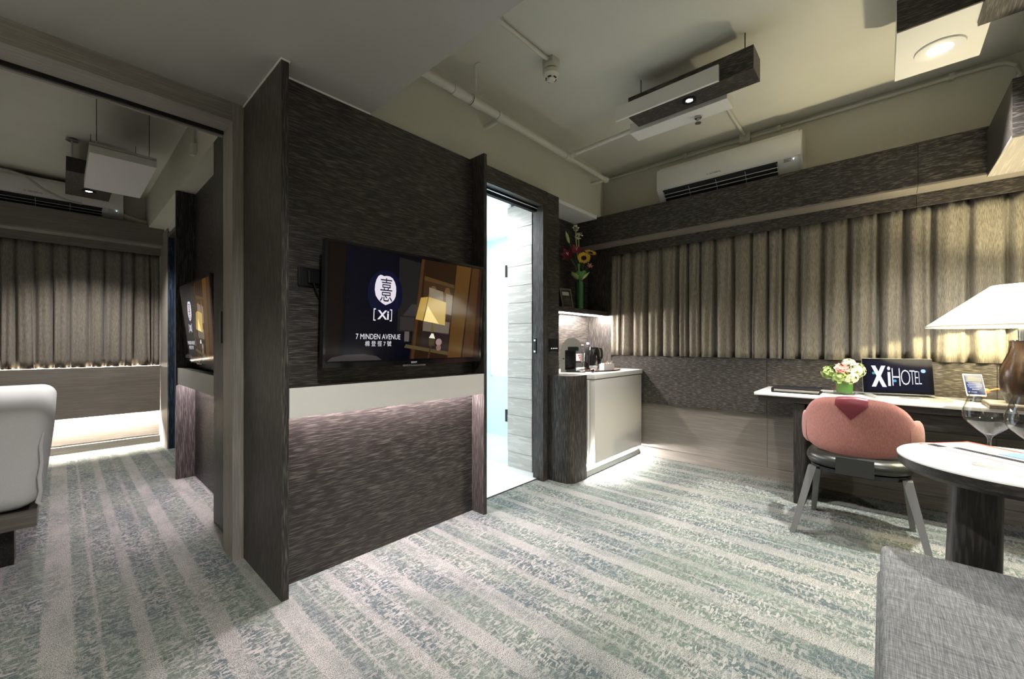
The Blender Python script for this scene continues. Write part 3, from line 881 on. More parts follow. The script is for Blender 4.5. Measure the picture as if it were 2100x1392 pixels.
# ---------------------------------------------------------------- air conditioners
def air_con(loc, rz, label, width, group, hgt=0.30):
    t = thing('air_conditioner', label, 'air conditioner', loc, rz, group)
    h = width / 2
    k = hgt / 0.30
    sec = [(0.21, 0.0), (0.21, 0.30), (0.045, 0.30), (0.012, 0.288), (0.0, 0.26), (0.002, 0.095), (0.030, 0.062), (0.075, 0.012), (0.10, 0.0)]
    MB().prism([(y, z * k) for y, z in sec], 'x', -h + 0.02, h - 0.02).build('body', 'ac_plastic', t, True, 25)
    for s in (-1, 1):
        cap = [(0.21, 0.004), (0.21, 0.296), (0.05, 0.296), (0.02, 0.284), (0.006, 0.258), (0.008, 0.10), (0.034, 0.066), (0.078, 0.018), (0.10, 0.004)]
        MB().prism([(y, z * k) for y, z in cap], 'x', *sorted((s * (h - 0.02), s * h))).build('end_cap', 'ac_plastic', t, True, 25)
    MB().rbox(-h + 0.004, h - 0.004, -0.006, 0.004, 0.098 * k, 0.262 * k, 0.003, 2).build('front_panel', 'ac_plastic', t, True)
    a, c = Vector((0, 0.004, 0.090 * k)), Vector((0, 0.076, 0.008 * k))
    x0, x1 = -h + 0.055, h - 0.155
    off = Vector((0, -0.0015, -0.0015))
    MB().add([(x0, *(a + off).yz), (x1, *(a + off).yz), (x1, *(c + off).yz), (x0, *(c + off).yz)], [(0, 1, 2, 3)]).build('vent_opening', 'ac_vent', t)
    for q in (0.40, 0.70, 1.0):
        p = a.lerp(c, q) + Vector((0, -0.006, -0.004))
        MB().box(x0, x1, p.y - 0.003, p.y + 0.006, p.z - 0.0015, p.z + 0.0015).build('louvre', 'ac_plastic', t)
    for i in range(5):
        x = x0 + (x1 - x0) * (i + 0.02) / 4.04
        p0, p1 = a.lerp(c, 0.12) + off * 3, a.lerp(c, 0.95) + off * 3
        MB().add([(x, *p0.yz), (x + .003, *p0.yz), (x + .003, *p1.yz), (x, *p1.yz)], [(0, 1, 2, 3)]).build('vent_divider', 'ac_plastic', t)
    text('maker_lettering', 'O GENERAL', 0.019, 'ac_text', t, (-0.06, -0.0068, 0.128 * k), (1, 0, 0), (0, 0, 1), 0.01, 1.15)
    for j, ww in enumerate((0.05, 0.03, 0.045)):
        MB().box(h - 0.115, h - 0.115 + ww, 0.004, 0.0065, (0.088 - 0.009 * j) * k, (0.091 - 0.009 * j) * k).build('display_mark', 'ac_text', t)
    MB().box(h - 0.055, h - 0.05, 0.002, 0.0065, 0.078 * k, 0.083 * k).build('indicator_light', 'indicator', t)
    return t

air_con((3.69, 0.995, 2.402), -math.pi / 2, 'white wall air conditioner above the living room pelmet', 1.10, 'wall air conditioners', 0.305)
air_con((-0.11, 5.84, 2.385), 0.0, 'white wall air conditioner above the bedroom curtain', 1.10, 'wall air conditioners', 0.275)

# ---------------------------------------------------------------- pipes, conduit, detector
pp = thing('sprinkler_pipe', 'cream painted pipe running along the wall below the ceiling', 'pipe', (2.3, 1.96, 2.66))
MB().tube([(1.114, 1.955, 2.66), (2.86, 1.955, 2.66)], 0.027, 16).build('main_pipe', 'pipe_paint', pp, True)
MB().tube([(2.86, 1.955, 2.66), (3.50, 1.96, 2.66)], 0.020, 16).build('end_pipe', 'pipe_paint', pp, True)
for x in (1.66, 1.80, 2.05, 2.86):
    MB().tube([(x - 0.045, 1.955, 2.66), (x + 0.045, 1.955, 2.66)], 0.0315, 16).build('coupling', 'pipe_paint', pp, True)
MB().tube([(2.05, 1.955, 2.655), (2.05, 2.119, 2.648)], 0.018, 12).build('wall_stub', 'pipe_paint', pp, True)
MB().tube([(3.49, 1.96, 2.66), (3.49, 2.119, 2.655)], 0.017, 12).build('wall_stub', 'pipe_paint', pp, True)
MB().ball((3.50, 1.96, 2.66), 0.030, 14, 10).build('end_elbow', 'pipe_paint', pp, True)
MB().tube([(2.86, 1.955, 2.665), (2.86, 0.905, 2.70)], 0.018, 14).build('branch_pipe', 'pipe_paint', pp, True)
MB().tube([(2.86, 1.935, 2.665), (2.86, 1.88, 2.667)], 0.025, 14).build('coupling', 'pipe_paint', pp, True)
pb = MB().box(1.755, 1.775, 1.905, 1.909, 2.69, ZC - .0005).build('hanger_strap', 'pipe_paint', pp)
MB().box(1.755, 1.775, 1.87, 1.91, ZC - .004, ZC - .0005).build('hanger_foot', 'pipe_paint', pp)
cl = MB()
for k in range(17):
    pass
MB().tube([(1.765, 1.955 + 0.031 * math.cos(a), 2.66 + 0.031 * math.sin(a)) for a in [i * math.pi / 10 for i in range(21)]], 0.003, 6).build('hanger_ring', 'dark_metal', pp, True)

sd = thing('smoke_detector', 'cream smoke detector on the living room ceiling', 'smoke detector', (2.05, 1.53, ZC))
MB().box(2.012, 2.088, 1.492, 1.568, ZC - .035, ZC - .0005).build('mounting_box', 'cream_plastic', sd)
MB().lathe([(0.001, -.035), (0.050, -.035), (0.052, -.060), (0.046, -.064), (0.046, -.068), (0.053, -.072), (0.050, -.095), (0.036, -.112), (0.030, -.114), (0.028, -.122), (0.018, -.130), (0.001, -.131)], (2.05, 1.53, ZC), 28).build('detector_head', 'cream_plastic', sd, True, 30)
MB().lathe([(0.0465, -.064), (0.0465, -.068)], (2.05, 1.53, ZC), 28).build('seam', 'black_plastic', sd)
for k in range(5):
    a = k * 2 * math.pi / 5 + 2.2
    MB().box(-.010, .010, -.004, .004, -.121, -.114).map(lambda p, a=a: Vector((2.05 + math.cos(a) * 0.030 - math.sin(a) * p.x + math.cos(a) * p.y, 1.53 + math.sin(a) * 0.030 + math.cos(a) * p.x + math.sin(a) * p.y, ZC + p.z))).build('slot', 'black_plastic', sd)
cd = thing('ceiling_conduit', 'cream conduit on the ceiling leading to the smoke detector', 'conduit', (1.5, 1.53, ZC))
MB().tube([(1.116, 1.545, ZC - .014), (2.012, 1.53, ZC - .014)], 0.0125, 12).build('conduit_tube', 'pipe_paint', cd, True)
MB().box(1.57, 1.60, 1.515, 1.565, ZC - .03, ZC - .0005).build('saddle_clip', 'pipe_paint', cd)
wc = thing('wall_conduit', 'thin cream conduit along the top of the living room window wall', 'conduit', (3.88, 0.8, 2.82))
MB().tube([(3.884, 2.2, 2.826), (3.884, -0.50, 2.826), (3.884, -0.56, 2.815), (3.884, -0.60, 2.78), (3.884, -0.61, 2.72), (3.884, -0.61, 2.38)], 0.0125, 10).build('conduit_tube', 'pipe_paint', wc, True)
for y in (1.35, 0.62, -0.33):
    MB().box(3.868, 3.8995, y - .012, y + .012, 2.805, 2.848).build('saddle_clip', 'pipe_paint', wc)
MB().box(3.85, 3.8995, 0.82, 0.90, 2.79, 2.8595).build('junction_box', 'pipe_paint', wc)
MB().tube([(3.86, 0.86, 2.846), (2.90, 0.86, 2.846)], 0.012, 10).build('branch_tube', 'pipe_paint', wc, True)

# ---------------------------------------------------------------- ceiling light fixtures
def spot_unit(parent, x, y, z, r, rim_mat):
    MB().lathe([(r * 0.45, 0.006), (r * 0.55, -0.004), (r, -0.006), (r * 1.02, 0.0), (r * 0.98, 0.002)], (x, y, z), 28).build('spot_ring', rim_mat, parent, True, 60)
    MB().cyl((x, y, z - 0.002), r * 0.46, 0.003, seg=24).build('spot_lens', 'spot_glow', parent)

f1 = thing('ceiling_fixture', 'dark oak ceiling box with two white boards and one downlight', 'ceiling light', (2.6, 0.9, 2.6), group='ceiling downlight boxes')
MB().box(2.535, 2.695, 0.522, 1.255, 2.60, 2.728).build('oak_box', 'dark_oak_y', f1)
MB().box(2.518, 2.534, 0.695, 1.338, 2.598, 2.690).build('white_board', 'white_board', f1)
MB().box(2.735, 2.875, 0.706, 1.34, 2.596, 2.665).build('white_board', 'white_board', f1)
MB().box(2.696, 2.734, 0.80, 0.83, 2.63, 2.65).box(2.696, 2.734, 1.15, 1.18, 2.63, 2.65).build('tie_bracket', 'dark_metal', f1)
for y in (0.58, 1.20):
    MB().cyl((2.61, y, 2.728), 0.003, ZC - 2.728 - .0005, seg=8).build('hanging_rod', 'dark_metal', f1)
spot_unit(f1, 2.605, 0.885, 2.598, 0.040, 'black_plastic')
light('downlight', 'SPOT', (2.605, 0.885, 2.585), PW['spot1'], (1.0, 0.97, 0.93), f1, 0.03, 100, 1.0, (0, 0, -1))
sp = thing('fire_sprinkler', 'small brass sprinkler head under the white ceiling board', 'sprinkler', (2.83, 0.905, 2.596))
MB().cyl((2.83, 0.905, 2.560), 0.009, 0.036, seg=12).build('stem', 'brushed_metal', sp, True)
MB().cyl((2.83, 0.905, 2.585), 0.022, 0.006, seg=16).build('collar', 'brushed_metal', sp, True)
MB().cyl((2.83, 0.905, 2.553), 0.020, 0.003, seg=16).build('deflector', 'brushed_metal', sp, True)

f2 = thing('ceiling_fixture', 'white square ceiling box with round downlight above the desk', 'ceiling light', (2.87, -0.2, 2.55), group='ceiling downlight boxes')
MB().box(2.634, 3.108, -0.36, -0.048, 2.55, 2.70).build('white_box', 'white_board', f2)
MB().box(2.30, 2.792, -0.62, -0.318, 2.535, 2.66).build('oak_box', 'dark_oak_x', f2)
MB().box(2.625, 2.634, -0.318, -0.048, 2.551, 2.70).build('oak_face', 'dark_oak_y', f2)
for x, y in ((2.75, -0.15), (3.0, -0.28)):
    MB().cyl((x, y, 2.70), 0.003, ZC - 2.70 - .0005, seg=8).build('hanging_rod', 'dark_metal', f2)
spot_unit(f2, 2.905, -0.207, 2.548, 0.090, 'white_board')
light('downlight', 'SPOT', (2.905, -0.207, 2.535), PW['spot2'], (1.0, 0.98, 0.94), f2, 0.03, 96, 0.9, (0, 0, -1))

# two assumed downlights, out of view, added to light the carpet near the camera
for (x, y, pw_, lab) in ((0.35, 0.35, PW['assumed_spot3'], 'assumed round downlight, out of view, in the low beam over the entrance'), (0.75, -1.3, PW['assumed_spot4'], 'assumed round downlight, out of view, in the low beam over the sofa area')):
    r = thing('assumed_downlight', lab, 'ceiling light', (x, y, ZS), group='assumed beam downlights')
    spot_unit(r, x, y, ZS - .002, 0.045, 'white_board')
    light('downlight', 'SPOT', (x, y, ZS - 0.02), pw_, (1.0, 0.98, 0.95), r, 0.04, 150, 0.7, (0, 0, -1))  # assumed source, no such fitting in view

fl = thing('added_fill_lamp', 'unseen white drum-shaded lamp added as fill light for the doorway and fin', 'lamp', (-1.30, 1.93, 0))  # added lamp out of view, fills the doorway header, fin and soffit
MB().lathe([(0.0, 0.0), (0.14, 0.0), (0.14, 0.012), (0.02, 0.02), (0.0, 0.02)], (-1.30, 1.93, 0), 32).build('base', 'dark_metal', fl, True)
MB().cyl((-1.30, 1.93, 0.02), 0.011, 1.40, seg=12).build('pole', 'dark_metal', fl, True)
MB().lathe([(0.20, 1.38), (0.17, 1.70), (0.167, 1.70), (0.197, 1.38)], (-1.30, 1.93, 0), 40).build('lamp_shade', 'fill_lamp_shade', fl, True, 80)
MB().ball((-1.30, 1.93, 1.47), 0.035, 12, 8).build('bulb', 'spot_glow', fl, True)
light('added_fill_light', 'POINT', (-1.30, 1.93, 1.56), PW['entry_fill'], (1.0, 0.96, 0.90), fl, 0.05)

# dark cupboard box high on the window wall at the right
wx = thing('wall_cupboard', 'dark oak high cupboard box on the wall above the desk lamp', 'cupboard', (3.3, -0.9, 2.07))
MB().box(3.03, 3.645, -1.60, -0.452, 2.082, 2.345).build('carcass', 'dark_oak_y', wx)
MB().box(3.03, 3.645, -1.60, -0.452, 2.072, 2.081).build('underside_board', 'grey_oak_x', wx)
MB().box(3.012, 3.028, -1.60, -0.452, 2.072, 2.345).build('front_board', 'dark_oak_y', wx)

# ---------------------------------------------------------------- bedroom ceiling things
hp = thing('hanging_panel', 'pale brushed metal slab hanging on two wires in the bedroom', 'ceiling panel', (0.28, 4.1, 2.3))
MB().box(0.121, 0.442, 3.690, 4.565, 2.30, 2.347).build('slab', 'white_board', hp)
MB().box(0.121, 0.442, 3.690, 4.565, 2.350, 2.365).build('cover', 'aluminium', hp)
for x, y in ((0.155, 3.74), (0.41, 3.74), (0.155, 4.5), (0.41, 4.5)):
    MB().cyl((x, y, 2.365), 0.0018, ZL - 2.3655, seg=6).build('wire', 'dark_metal', hp)
    MB().cyl((x, y, 2.365), 0.008, 0.03, seg=10, r2=0.004).build('wire_grip', 'brushed_metal', hp)
f3 = thing('ceiling_fixture', 'black oak ceiling box with one small downlight in the bedroom', 'ceiling light', (0.15, 5.0, 2.42), group='ceiling downlight boxes')
MB().box(0.028, 0.302, 4.62, 5.36, 2.42, 2.53).build('oak_box', 'dark_oak_y', f3)
MB().cyl((0.06, 4.70, 2.53), 0.006, ZL - 2.5305, seg=8).build('hanging_rod', 'brushed_metal', f3)
MB().cyl((0.06, 4.70, ZL - .02), 0.035, 0.004, seg=16).build('rod_disc', 'brushed_metal', f3)
MB().cyl((0.26, 5.25, 2.53), 0.006, ZL - 2.5305, seg=8).build('hanging_rod', 'brushed_metal', f3)
spot_unit(f3, 0.165, 5.11, 2.418, 0.045, 'black_plastic')
light('downlight', 'SPOT', (0.165, 5.11, 2.405), PW['spotL'], (1.0, 0.97, 0.93), f3, 0.03, 110, 0.6, (0, 0, -1))
dc = thing('beam_sensor', 'small cream sensor box with conduit on the bedroom beam', 'sensor', (0.61, 3.52, 2.45))
MB().rbox(0.600, 0.632, 3.50, 3.56, 2.41, 2.475, 0.003, 2).build('sensor_box', 'cream_plastic', dc)
MB().cyl((0.61, 3.53, 2.395), 0.018, 0.015, seg=14).build('sensor_head', 'cream_plastic', dc, True)
MB().tube([(0.615, 3.52, 2.475), (0.615, 3.52, ZL - .001)], 0.009, 10).tube([(0.615, 3.545, 2.475), (0.615, 3.545, ZL - .001)], 0.005, 8).build('conduit_tube', 'pipe_paint', dc, True)
hs = tag(MB().tube([(-0.9, 5.835, 2.655), (-0.32, 5.80, 2.648), (-0.22, 5.77, 2.62), (-0.10, 5.76, 2.52), (0.0, 5.77, 2.475), (0.06, 5.79, 2.465), (0.14, 5.80, 2.462)], 0.011, 10).build('drain_hose', 'cable_grey', None, True),
         'grey flexible hose curling over the bedroom air conditioner', 'hose')
h2 = tag(MB().tube([(0.441, 5.93, 2.44), (0.50, 5.93, 2.42), (0.58, 5.94, 2.405), (0.70, 5.94, 2.40)], 0.024, 10).build('insulated_pipe', 'pipe_paint', None, True),
         'thick wrapped pipe leaving the bedroom air conditioner', 'pipe')

# ---------------------------------------------------------------- bed
bd = thing('bed', 'white-covered bed corner on a dark oak base in the bedroom', 'bed', (-0.9, 4.1, 0))
mt = MB().rbox(-1.85, -0.02, 3.04, 5.05, 0.285, 0.775, 0.085, 6)
def drape(p):
    q = p.copy()
    if p.z < 0.5:
        k = (0.5 - p.z) / 0.22
        q.x += (-0.055 * k if p.x > -0.5 else 0)
        q.y += 0.03 * k if p.y < 3.5 else 0
    if p.z > 0.7:
        q.z += 0.012 * math.sin(p.x * 5) * 0.3
    return q
mt.map(drape).build('bed_cover', 'bed_linen', bd, True, 60)
MB().tube([(-0.055, 3.045, 0.665), (-0.064, 3.036, 0.60), (-0.060, 3.036, 0.52), (-0.068, 3.037, 0.45), (-0.064, 3.045, 0.38), (-0.074, 3.055, 0.325), (-0.060, 3.058, 0.305)], [0.004, 0.008, 0.007, 0.009, 0.008, 0.010, 0.006], 8).build('corner_pleat', 'bed_linen', bd, True)
MB().box(-1.80, -0.078, 3.075, 3.105, 0.205, 0.283).build('base_rail', 'brown_oak_x', bd)
MB().box(-0.104, -0.078, 3.105, 5.0, 0.205, 0.283).build('base_rail', 'brown_oak_y', bd)
MB().box(-1.78, -0.104, 3.105, 5.0, 0.22, 0.283).build('slat_deck', 'desk_oak', bd)
for x0, y0 in ((-0.255, 3.20), (-1.75, 3.20), (-0.255, 4.85), (-1.75, 4.85)):
    MB().box(x0, x0 + 0.10, y0, y0 + 0.12, 0.0, 0.205).build('leg', 'desk_oak', bd)

# ---------------------------------------------------------------- minibar niche
mbx = thing('minibar_cabinet', 'white gloss minibar cabinet with dark rounded side column', 'cabinet', (3.3, 2.0, 0))
col_pts = [(2.645, 2.0), (2.645, 1.885), (2.650, 1.850), (2.664, 1.820), (2.690, 1.797), (2.725, 1.785), (2.868, 1.780), (2.868, 2.0)]
MB().prism(col_pts, 'z', 0.0, 0.842).build('rounded_column', 'dark_oak_z', mbx, True, 35)
MB().box(2.868, 3.858, 1.815, 2.384, 0.10, 0.795).build('body', 'white_lacquer', mbx)
MB().box(2.872, 2.885, 1.800, 1.815, 0.10, 0.795).box(2.925, 2.940, 1.802, 1.815, 0.10, 0.795).build('handle_channel', 'white_board', mbx)
MB().box(2.888, 2.922, 1.812, 1.8145, 0.13, 0.78).build('channel_recess', 'aluminium', mbx)
MB().rbox(2.965, 3.845, 1.762, 1.812, 0.10, 0.795, 0.004, 2).build('door', 'white_lacquer', mbx, True)
MB().rbox(2.960, 3.858, 1.757, 2.384, 0.800, 0.843, 0.008, 3).build('worktop', 'white_stone', mbx, True)
MB().box(2.872, 3.858, 1.83, 2.38, 0.0, 0.099).build('toe_recess', 'white_board', mbx)
MB().box(2.872, 3.862, 1.795, 1.822, 0.003, 0.052).build('plinth_rail', 'brushed_metal', mbx)
MB().box(2.90, 3.80, 1.800, 1.812, 0.0935, 0.0985).build('led_strip', 'led_plinth', mbx)
ns = thing('niche_shelf', 'dark oak shelf with bright strip light under it in the niche', 'shelf', (3.3, 2.26, 1.38))
MB().box(2.792, 3.861, 2.132, 2.384, 1.385, 1.427).build('board', 'dark_oak_x', ns)
MB().box(2.80, 3.85, 2.20, 2.225, 1.379, 1.3845).build('led_strip', 'led_niche', ns)
sw = thing('control_panel', 'black glass control panel with tiny lights left of the coffee machine', 'switch', (2.72, 2.0, 1.05))
MB().rbox(2.650, 2.775, 1.992, 2.0018, 1.025, 1.135, 0.003, 2).build('glass_plate', 'black_gloss', sw)
for k in range(4):
    MB().box(2.672 + k * 0.024, 2.677 + k * 0.024, 1.9905, 1.9925, 1.055, 1.060).build('indicator_light', 'indicator', sw)

# things on the worktop (z = 0.843)
ZT = 0.843
cm = thing('coffee_machine', 'silver and black capsule coffee machine on the minibar', 'coffee machine', (3.035, 2.09, ZT), -0.95)
MB().rbox(-0.02, 0.16, -0.055, 0.055, 0, 0.012, 0.004, 2).build('base', 'black_plastic', cm, True)
arc = [(-0.055, 0.0), (-0.062, 0.10), (-0.055, 0.20), (-0.035, 0.262), (0.005, 0.298), (0.055, 0.305), (0.10, 0.285), (0.128, 0.245), (0.10, 0.222), (0.045, 0.215), (0.005, 0.19), (-0.005, 0.10), (-0.01, 0.0)]
MB().prism(arc, 'y', -0.055, 0.055).build('silver_shell', 'machine_silver', cm, True, 30)
MB().rbox(-0.022, 0.080, -0.0575, 0.0575, 0.012, 0.20, 0.012, 3).build('black_column', 'black_gloss', cm, True)
MB().rbox(0.0, 0.105, -0.0565, 0.0565, 0.185, 0.232, 0.012, 3).build('brew_head', 'black_plastic', cm, True)
MB().rbox(0.075, 0.125, -0.045, 0.045, 0.085, 0.100, 0.004, 2).build('cup_tray', 'black_plastic', cm, True)
MB().rbox(0.10, 0.145, -0.02, 0.02, 0.235, 0.243, 0.003, 2).build('lever', 'machine_silver', cm, True)
MB().cyl((-0.03, -0.056, 0.12), 0.008, 0.003, 'y', 12).build('button', 'black_plastic', cm)

def bottle(x, y, label):
    t = thing('water_bottle', label, 'bottle', (x, y, ZT), 0.0, 'water bottles')
    MB().lathe([(0.001, 0.002), (0.036, 0.002), (0.040, 0.012), (0.040, 0.05), (0.037, 0.07), (0.040, 0.09), (0.040, 0.165), (0.034, 0.20), (0.018, 0.228), (0.014, 0.235), (0.014, 0.245)], seg=20).build('bottle_body', 'bottle_plastic', t, True)
    MB().cyl((0, 0, 0.243), 0.0165, 0.022, seg=16).build('cap', 'bottle_cap', t, True)
    MB().lathe([(0.0408, 0.075), (0.0408, 0.155)], seg=24).build('paper_label', 'paper_white', t, True)
    for k, (a, z) in enumerate(((-2.5, 0.14), (-2.3, 0.118), (-2.1, 0.098), (-2.6, 0.088))):
        MB().ball((0.0405 * math.cos(a), 0.0405 * math.sin(a), z), 0.008, 8, 6, (1, 1, 1)).build('label_motif', 'label_red', t, True)
    return t
bottle(3.33, 2.16, 'clear water bottle with red print between coffee machine and kettle')
bottle(3.57, 2.20, 'clear water bottle standing behind the black kettle')
kt = thing('kettle', 'black electric kettle with silver spout badge on the tray', 'kettle', (3.47, 2.09, ZT + .014), 0.0)
MB().lathe([(0.001, 0.0), (0.078, 0.0), (0.080, 0.012), (0.078, 0.02), (0.079, 0.10), (0.070, 0.175), (0.062, 0.195), (0.055, 0.203), (0.001, 0.206)], seg=28).build('body', 'black_gloss', kt, True)
MB().tube([(0.06, -0.02, 0.192), (0.10, -0.032, 0.190), (0.115, -0.036, 0.165), (0.113, -0.036, 0.10), (0.095, -0.03, 0.05), (0.075, -0.024, 0.04)], 0.010, 10).build('handle', 'black_plastic', kt, True)
MB().add([(-0.072, -0.035, 0.185), (-0.055, -0.058, 0.185), (-0.066, -0.050, 0.125)], [(0, 1, 2)]).map(lambda p: Vector((p.x * 1.04, p.y * 1.04, p.z))).build('spout_badge', 'chrome', kt)
MB().cyl((-0.01, 0, 0.206), 0.012, 0.006, seg=12).build('lid_knob', 'chrome', kt, True)
tr = thing('serving_tray', 'oval brown wooden tray holding tea things on the minibar', 'tray', (3.44, 1.99, ZT), 0.0)
MB().lathe([(0.001, 0.003), (0.24, 0.003), (0.262, 0.012), (0.268, 0.012), (0.245, 0.0), (0.001, 0.0)], seg=40, sx=1.0, sy=0.62).build('tray_dish', 'tray_wood', tr, True)
for (x, y, w, lab) in ((3.375, 1.905, 0.085, 'white tea sachet box, left one on the brown tray'), (3.475, 1.915, 0.085, 'white tea sachet box, right one on the brown tray')):
    t = thing('sachet_box', lab, 'box', (x, y, ZT + .003), -0.15, 'tea sachet boxes')
    MB().box(-w / 2, w / 2, -0.028, 0.028, 0, 0.004).box(-w / 2, w / 2, -0.028, -0.025, 0, 0.062).box(-w / 2, w / 2, 0.025, 0.028, 0, 0.062).box(-w / 2, -w / 2 + .003, -0.028, 0.028, 0, 0.062).box(w / 2 - .003, w / 2, -0.028, 0.028, 0, 0.062).build('box_walls', 'paper_white', t)
    for k in range(3):
        MB().box(-0.03 + k * 0.02, -0.027 + k * 0.02, -0.02, 0.02, 0.005, 0.07).build('sachet', ('paper_white', 'label_red', 'cream_petal')[k], t)
    MB().box(-0.006, 0.014, -0.0295, -0.0285, 0.05, 0.09).build('tag', 'paper_white', t)
for (x, y, lab, m) in ((3.22, 1.93, 'white coffee cup on the tray near the pink sweets', 'paper_white'),):
    t = thing('coffee_cup', lab, 'cup', (x, y, ZT + .004), 0.0)
    MB().lathe([(0.001, 0.002), (0.022, 0.002), (0.034, 0.03), (0.036, 0.048), (0.033, 0.048), (0.030, 0.03), (0.001, 0.006)], seg=20).build('bowl', m, t, True)
    MB().tube([(0.033, 0, 0.04), (0.050, 0, 0.036), (0.048, 0, 0.018), (0.028, 0, 0.014)], 0.004, 8).build('handle', m, t, True)
for (x, y, rz_, lab, m) in ((3.115, 1.875, 0.4, 'dark shiny wrapped capsule at the counter edge', 'black_gloss'), (3.145, 1.895, -0.5, 'pink wrapped sweet beside the coffee machine', 'wrapper_pink')):
    t = thing('wrapped_sweet', lab, 'sweet', (x, y, ZT), rz_)
    MB().ball((0, 0, 0.016), 0.016, 12, 8, (1.4, 1.0, 0.95)).build('sweet_body', m, t, True)
    for s in (-1, 1):
        MB().add([(s * 0.020, 0, 0.016), (s * 0.036, -0.012, 0.024), (s * 0.036, 0.012, 0.010), (s * 0.034, 0.0, 0.022)], [(0, 1, 3), (0, 3, 2)]).build('twist_end', m, t)

# things on the niche shelf (z = 1.427)
ZN = 1.427
pf = thing('photo_frame', 'small dark framed picture leaning on the niche shelf', 'picture frame', (3.235, 2.215, ZN), -0.20)
def lean(mb):
    return mb.map(lambda p: Vector((p.x, p.y + p.z * 0.22, p.z * 0.976 + 0.001)))
lean(MB().box(-0.075, 0.075, 0.0, 0.014, 0.0, 0.20)).build('backing', 'black_plastic', pf)
lean(MB().box(-0.075, 0.075, -0.006, 0.0, 0, 0.018).box(-0.075, 0.075, -0.006, 0.0, 0.182, 0.2).box(-0.075, -0.058, -0.006, 0.0, 0.018, 0.182).box(0.058, 0.075, -0.006, 0.0, 0.018, 0.182)).build('frame', 'silver_frame', pf)
lean(MB().box(-0.058, 0.058, -0.002, 0.0, 0.018, 0.182)).build('mount', 'picture_dark', pf)
lean(MB().box(-0.045, 0.04, -0.0035, -0.002, 0.13, 0.165)).build('pale_strip', 'picture_pale', pf)
for k in range(4):
    lean(MB().box(-0.045 + 0.004 * k, 0.043, -0.0035, -0.002, 0.045 + k * 0.019, 0.050 + k * 0.019)).build('print_line', 'silver_frame', pf)
MB().add([(-0.02, 0.02, 0.001), (0.02, 0.02, 0.001), (0.02, 0.09, 0.001), (-0.02, 0.09, 0.001), (0, 0.05, 0.14)], [(0, 1, 4), (2, 3, 4), (1, 2, 4), (3, 0, 4)]).build('easel', 'black_plastic', pf)

VX, VY = 3.47, 2.235
va = thing('glass_vase', 'tall green glass cylinder vase on the niche shelf', 'vase', (VX, VY, ZN))
MB().lathe([(0.0, 0.0), (0.043, 0.0), (0.0445, 0.01), (0.0445, 0.305), (0.041, 0.305), (0.041, 0.012), (0.0, 0.012)], (VX, VY, ZN), 28).build('glass', 'thin_glass', va, True, 30)
MB().lathe([(0.0, 0.014), (0.040, 0.014), (0.040, 0.28), (0.0, 0.281)], (VX, VY, ZN), 24).build('leaf_lining', 'vase_water', va, True, 30)

def petal(mb, c, d, n, L, w, cup=0.25, seg=4):
    """a tapering petal from c along d, surface normal n"""
    c, d, n = Vector(c), Vector(d).normalized(), Vector(n).normalized()
    s = d.cross(n).normalized()
    vs, fs = [], []
    for i in range(seg + 1):
        t = i / seg
        ww = w * math.sin(math.pi * (0.12 + 0.86 * t)) ** 0.8
        mid = c + d * (L * t) + n * (L * cup * t * t)
        vs += [mid - s * ww + n * (ww * 0.35), mid, mid + s * ww + n * (ww * 0.35)]
    for i in range(seg):
        for k in range(2):
            a = i * 3 + k
            fs.append((a, a + 1, a + 4, a + 3))
    mb.add(vs, fs)

def ring_frame(n):
    n = Vector(n).normalized()
    a = n.cross(Vector((0, 0, 1)))
    if a.length < 0.1:
        a = Vector((1, 0, 0))
    a.normalize()
    return a, n.cross(a).normalized(), n

def bloom(t, c, nrm, r, n, mat, part, cup=0.2, wid=0.28, inner=0.3, rows=1):
    a, b2, nn = ring_frame(nrm)
    for row in range(rows):
        mb = MB()
        for k in range(n):
            an = 2 * math.pi * (k + 0.5 * row) / n + random.uniform(-.1, .1)
            d = a * math.cos(an) + b2 * math.sin(an)
            petal(mb, Vector(c) + d * (r * inner) + nn * 0.002 * row, d, nn, r * (1 - inner) * random.uniform(0.88, 1.08), r * wid, cup + 0.15 * row)
        o = mb.build(part, mat, t, True)

def sunflower(c, nrm, r, label, base):
    t = thing('sunflower', label, 'flower', c, group='flowers in the niche vase')
    bloom(t, c, nrm, r, 15, 'sun_petal', 'petal_ring', 0.12, 0.2, 0.35, 2)
    a, b2, n = ring_frame(nrm)
    vs = [Vector(c) + n * 0.004 + (a * math.cos(k * math.pi / 8) + b2 * math.sin(k * math.pi / 8)) * (r * 0.42) for k in range(16)]
    MB().add(vs + [Vector(c) + n * 0.016], [(k, (k + 1) % 16, 16) for k in range(16)]).build('seed_disc', 'sun_disc', t, True)
    MB().tube([Vector(c) - n * 0.004, Vector(c) - n * 0.03 + Vector((0, 0, -0.03)), Vector(base)], 0.004, 6).build('stem', 'dark_leaf', t, True)
    return t
NV = Vector((-0.80, -0.58, 0.12))
sunflower((VX - 0.045, VY - 0.075, ZN + 0.50), NV + Vector((0, 0, .25)), 0.065, 'large open sunflower facing forward in the niche vase', (VX - .01, VY - .01, ZN + .26))
sunflower((VX + 0.045, VY - 0.095, ZN + 0.562), Vector((-0.3, -0.55, 0.9)), 0.062, 'tilted sunflower at the right of the niche bouquet', (VX + .01, VY, ZN + .26))
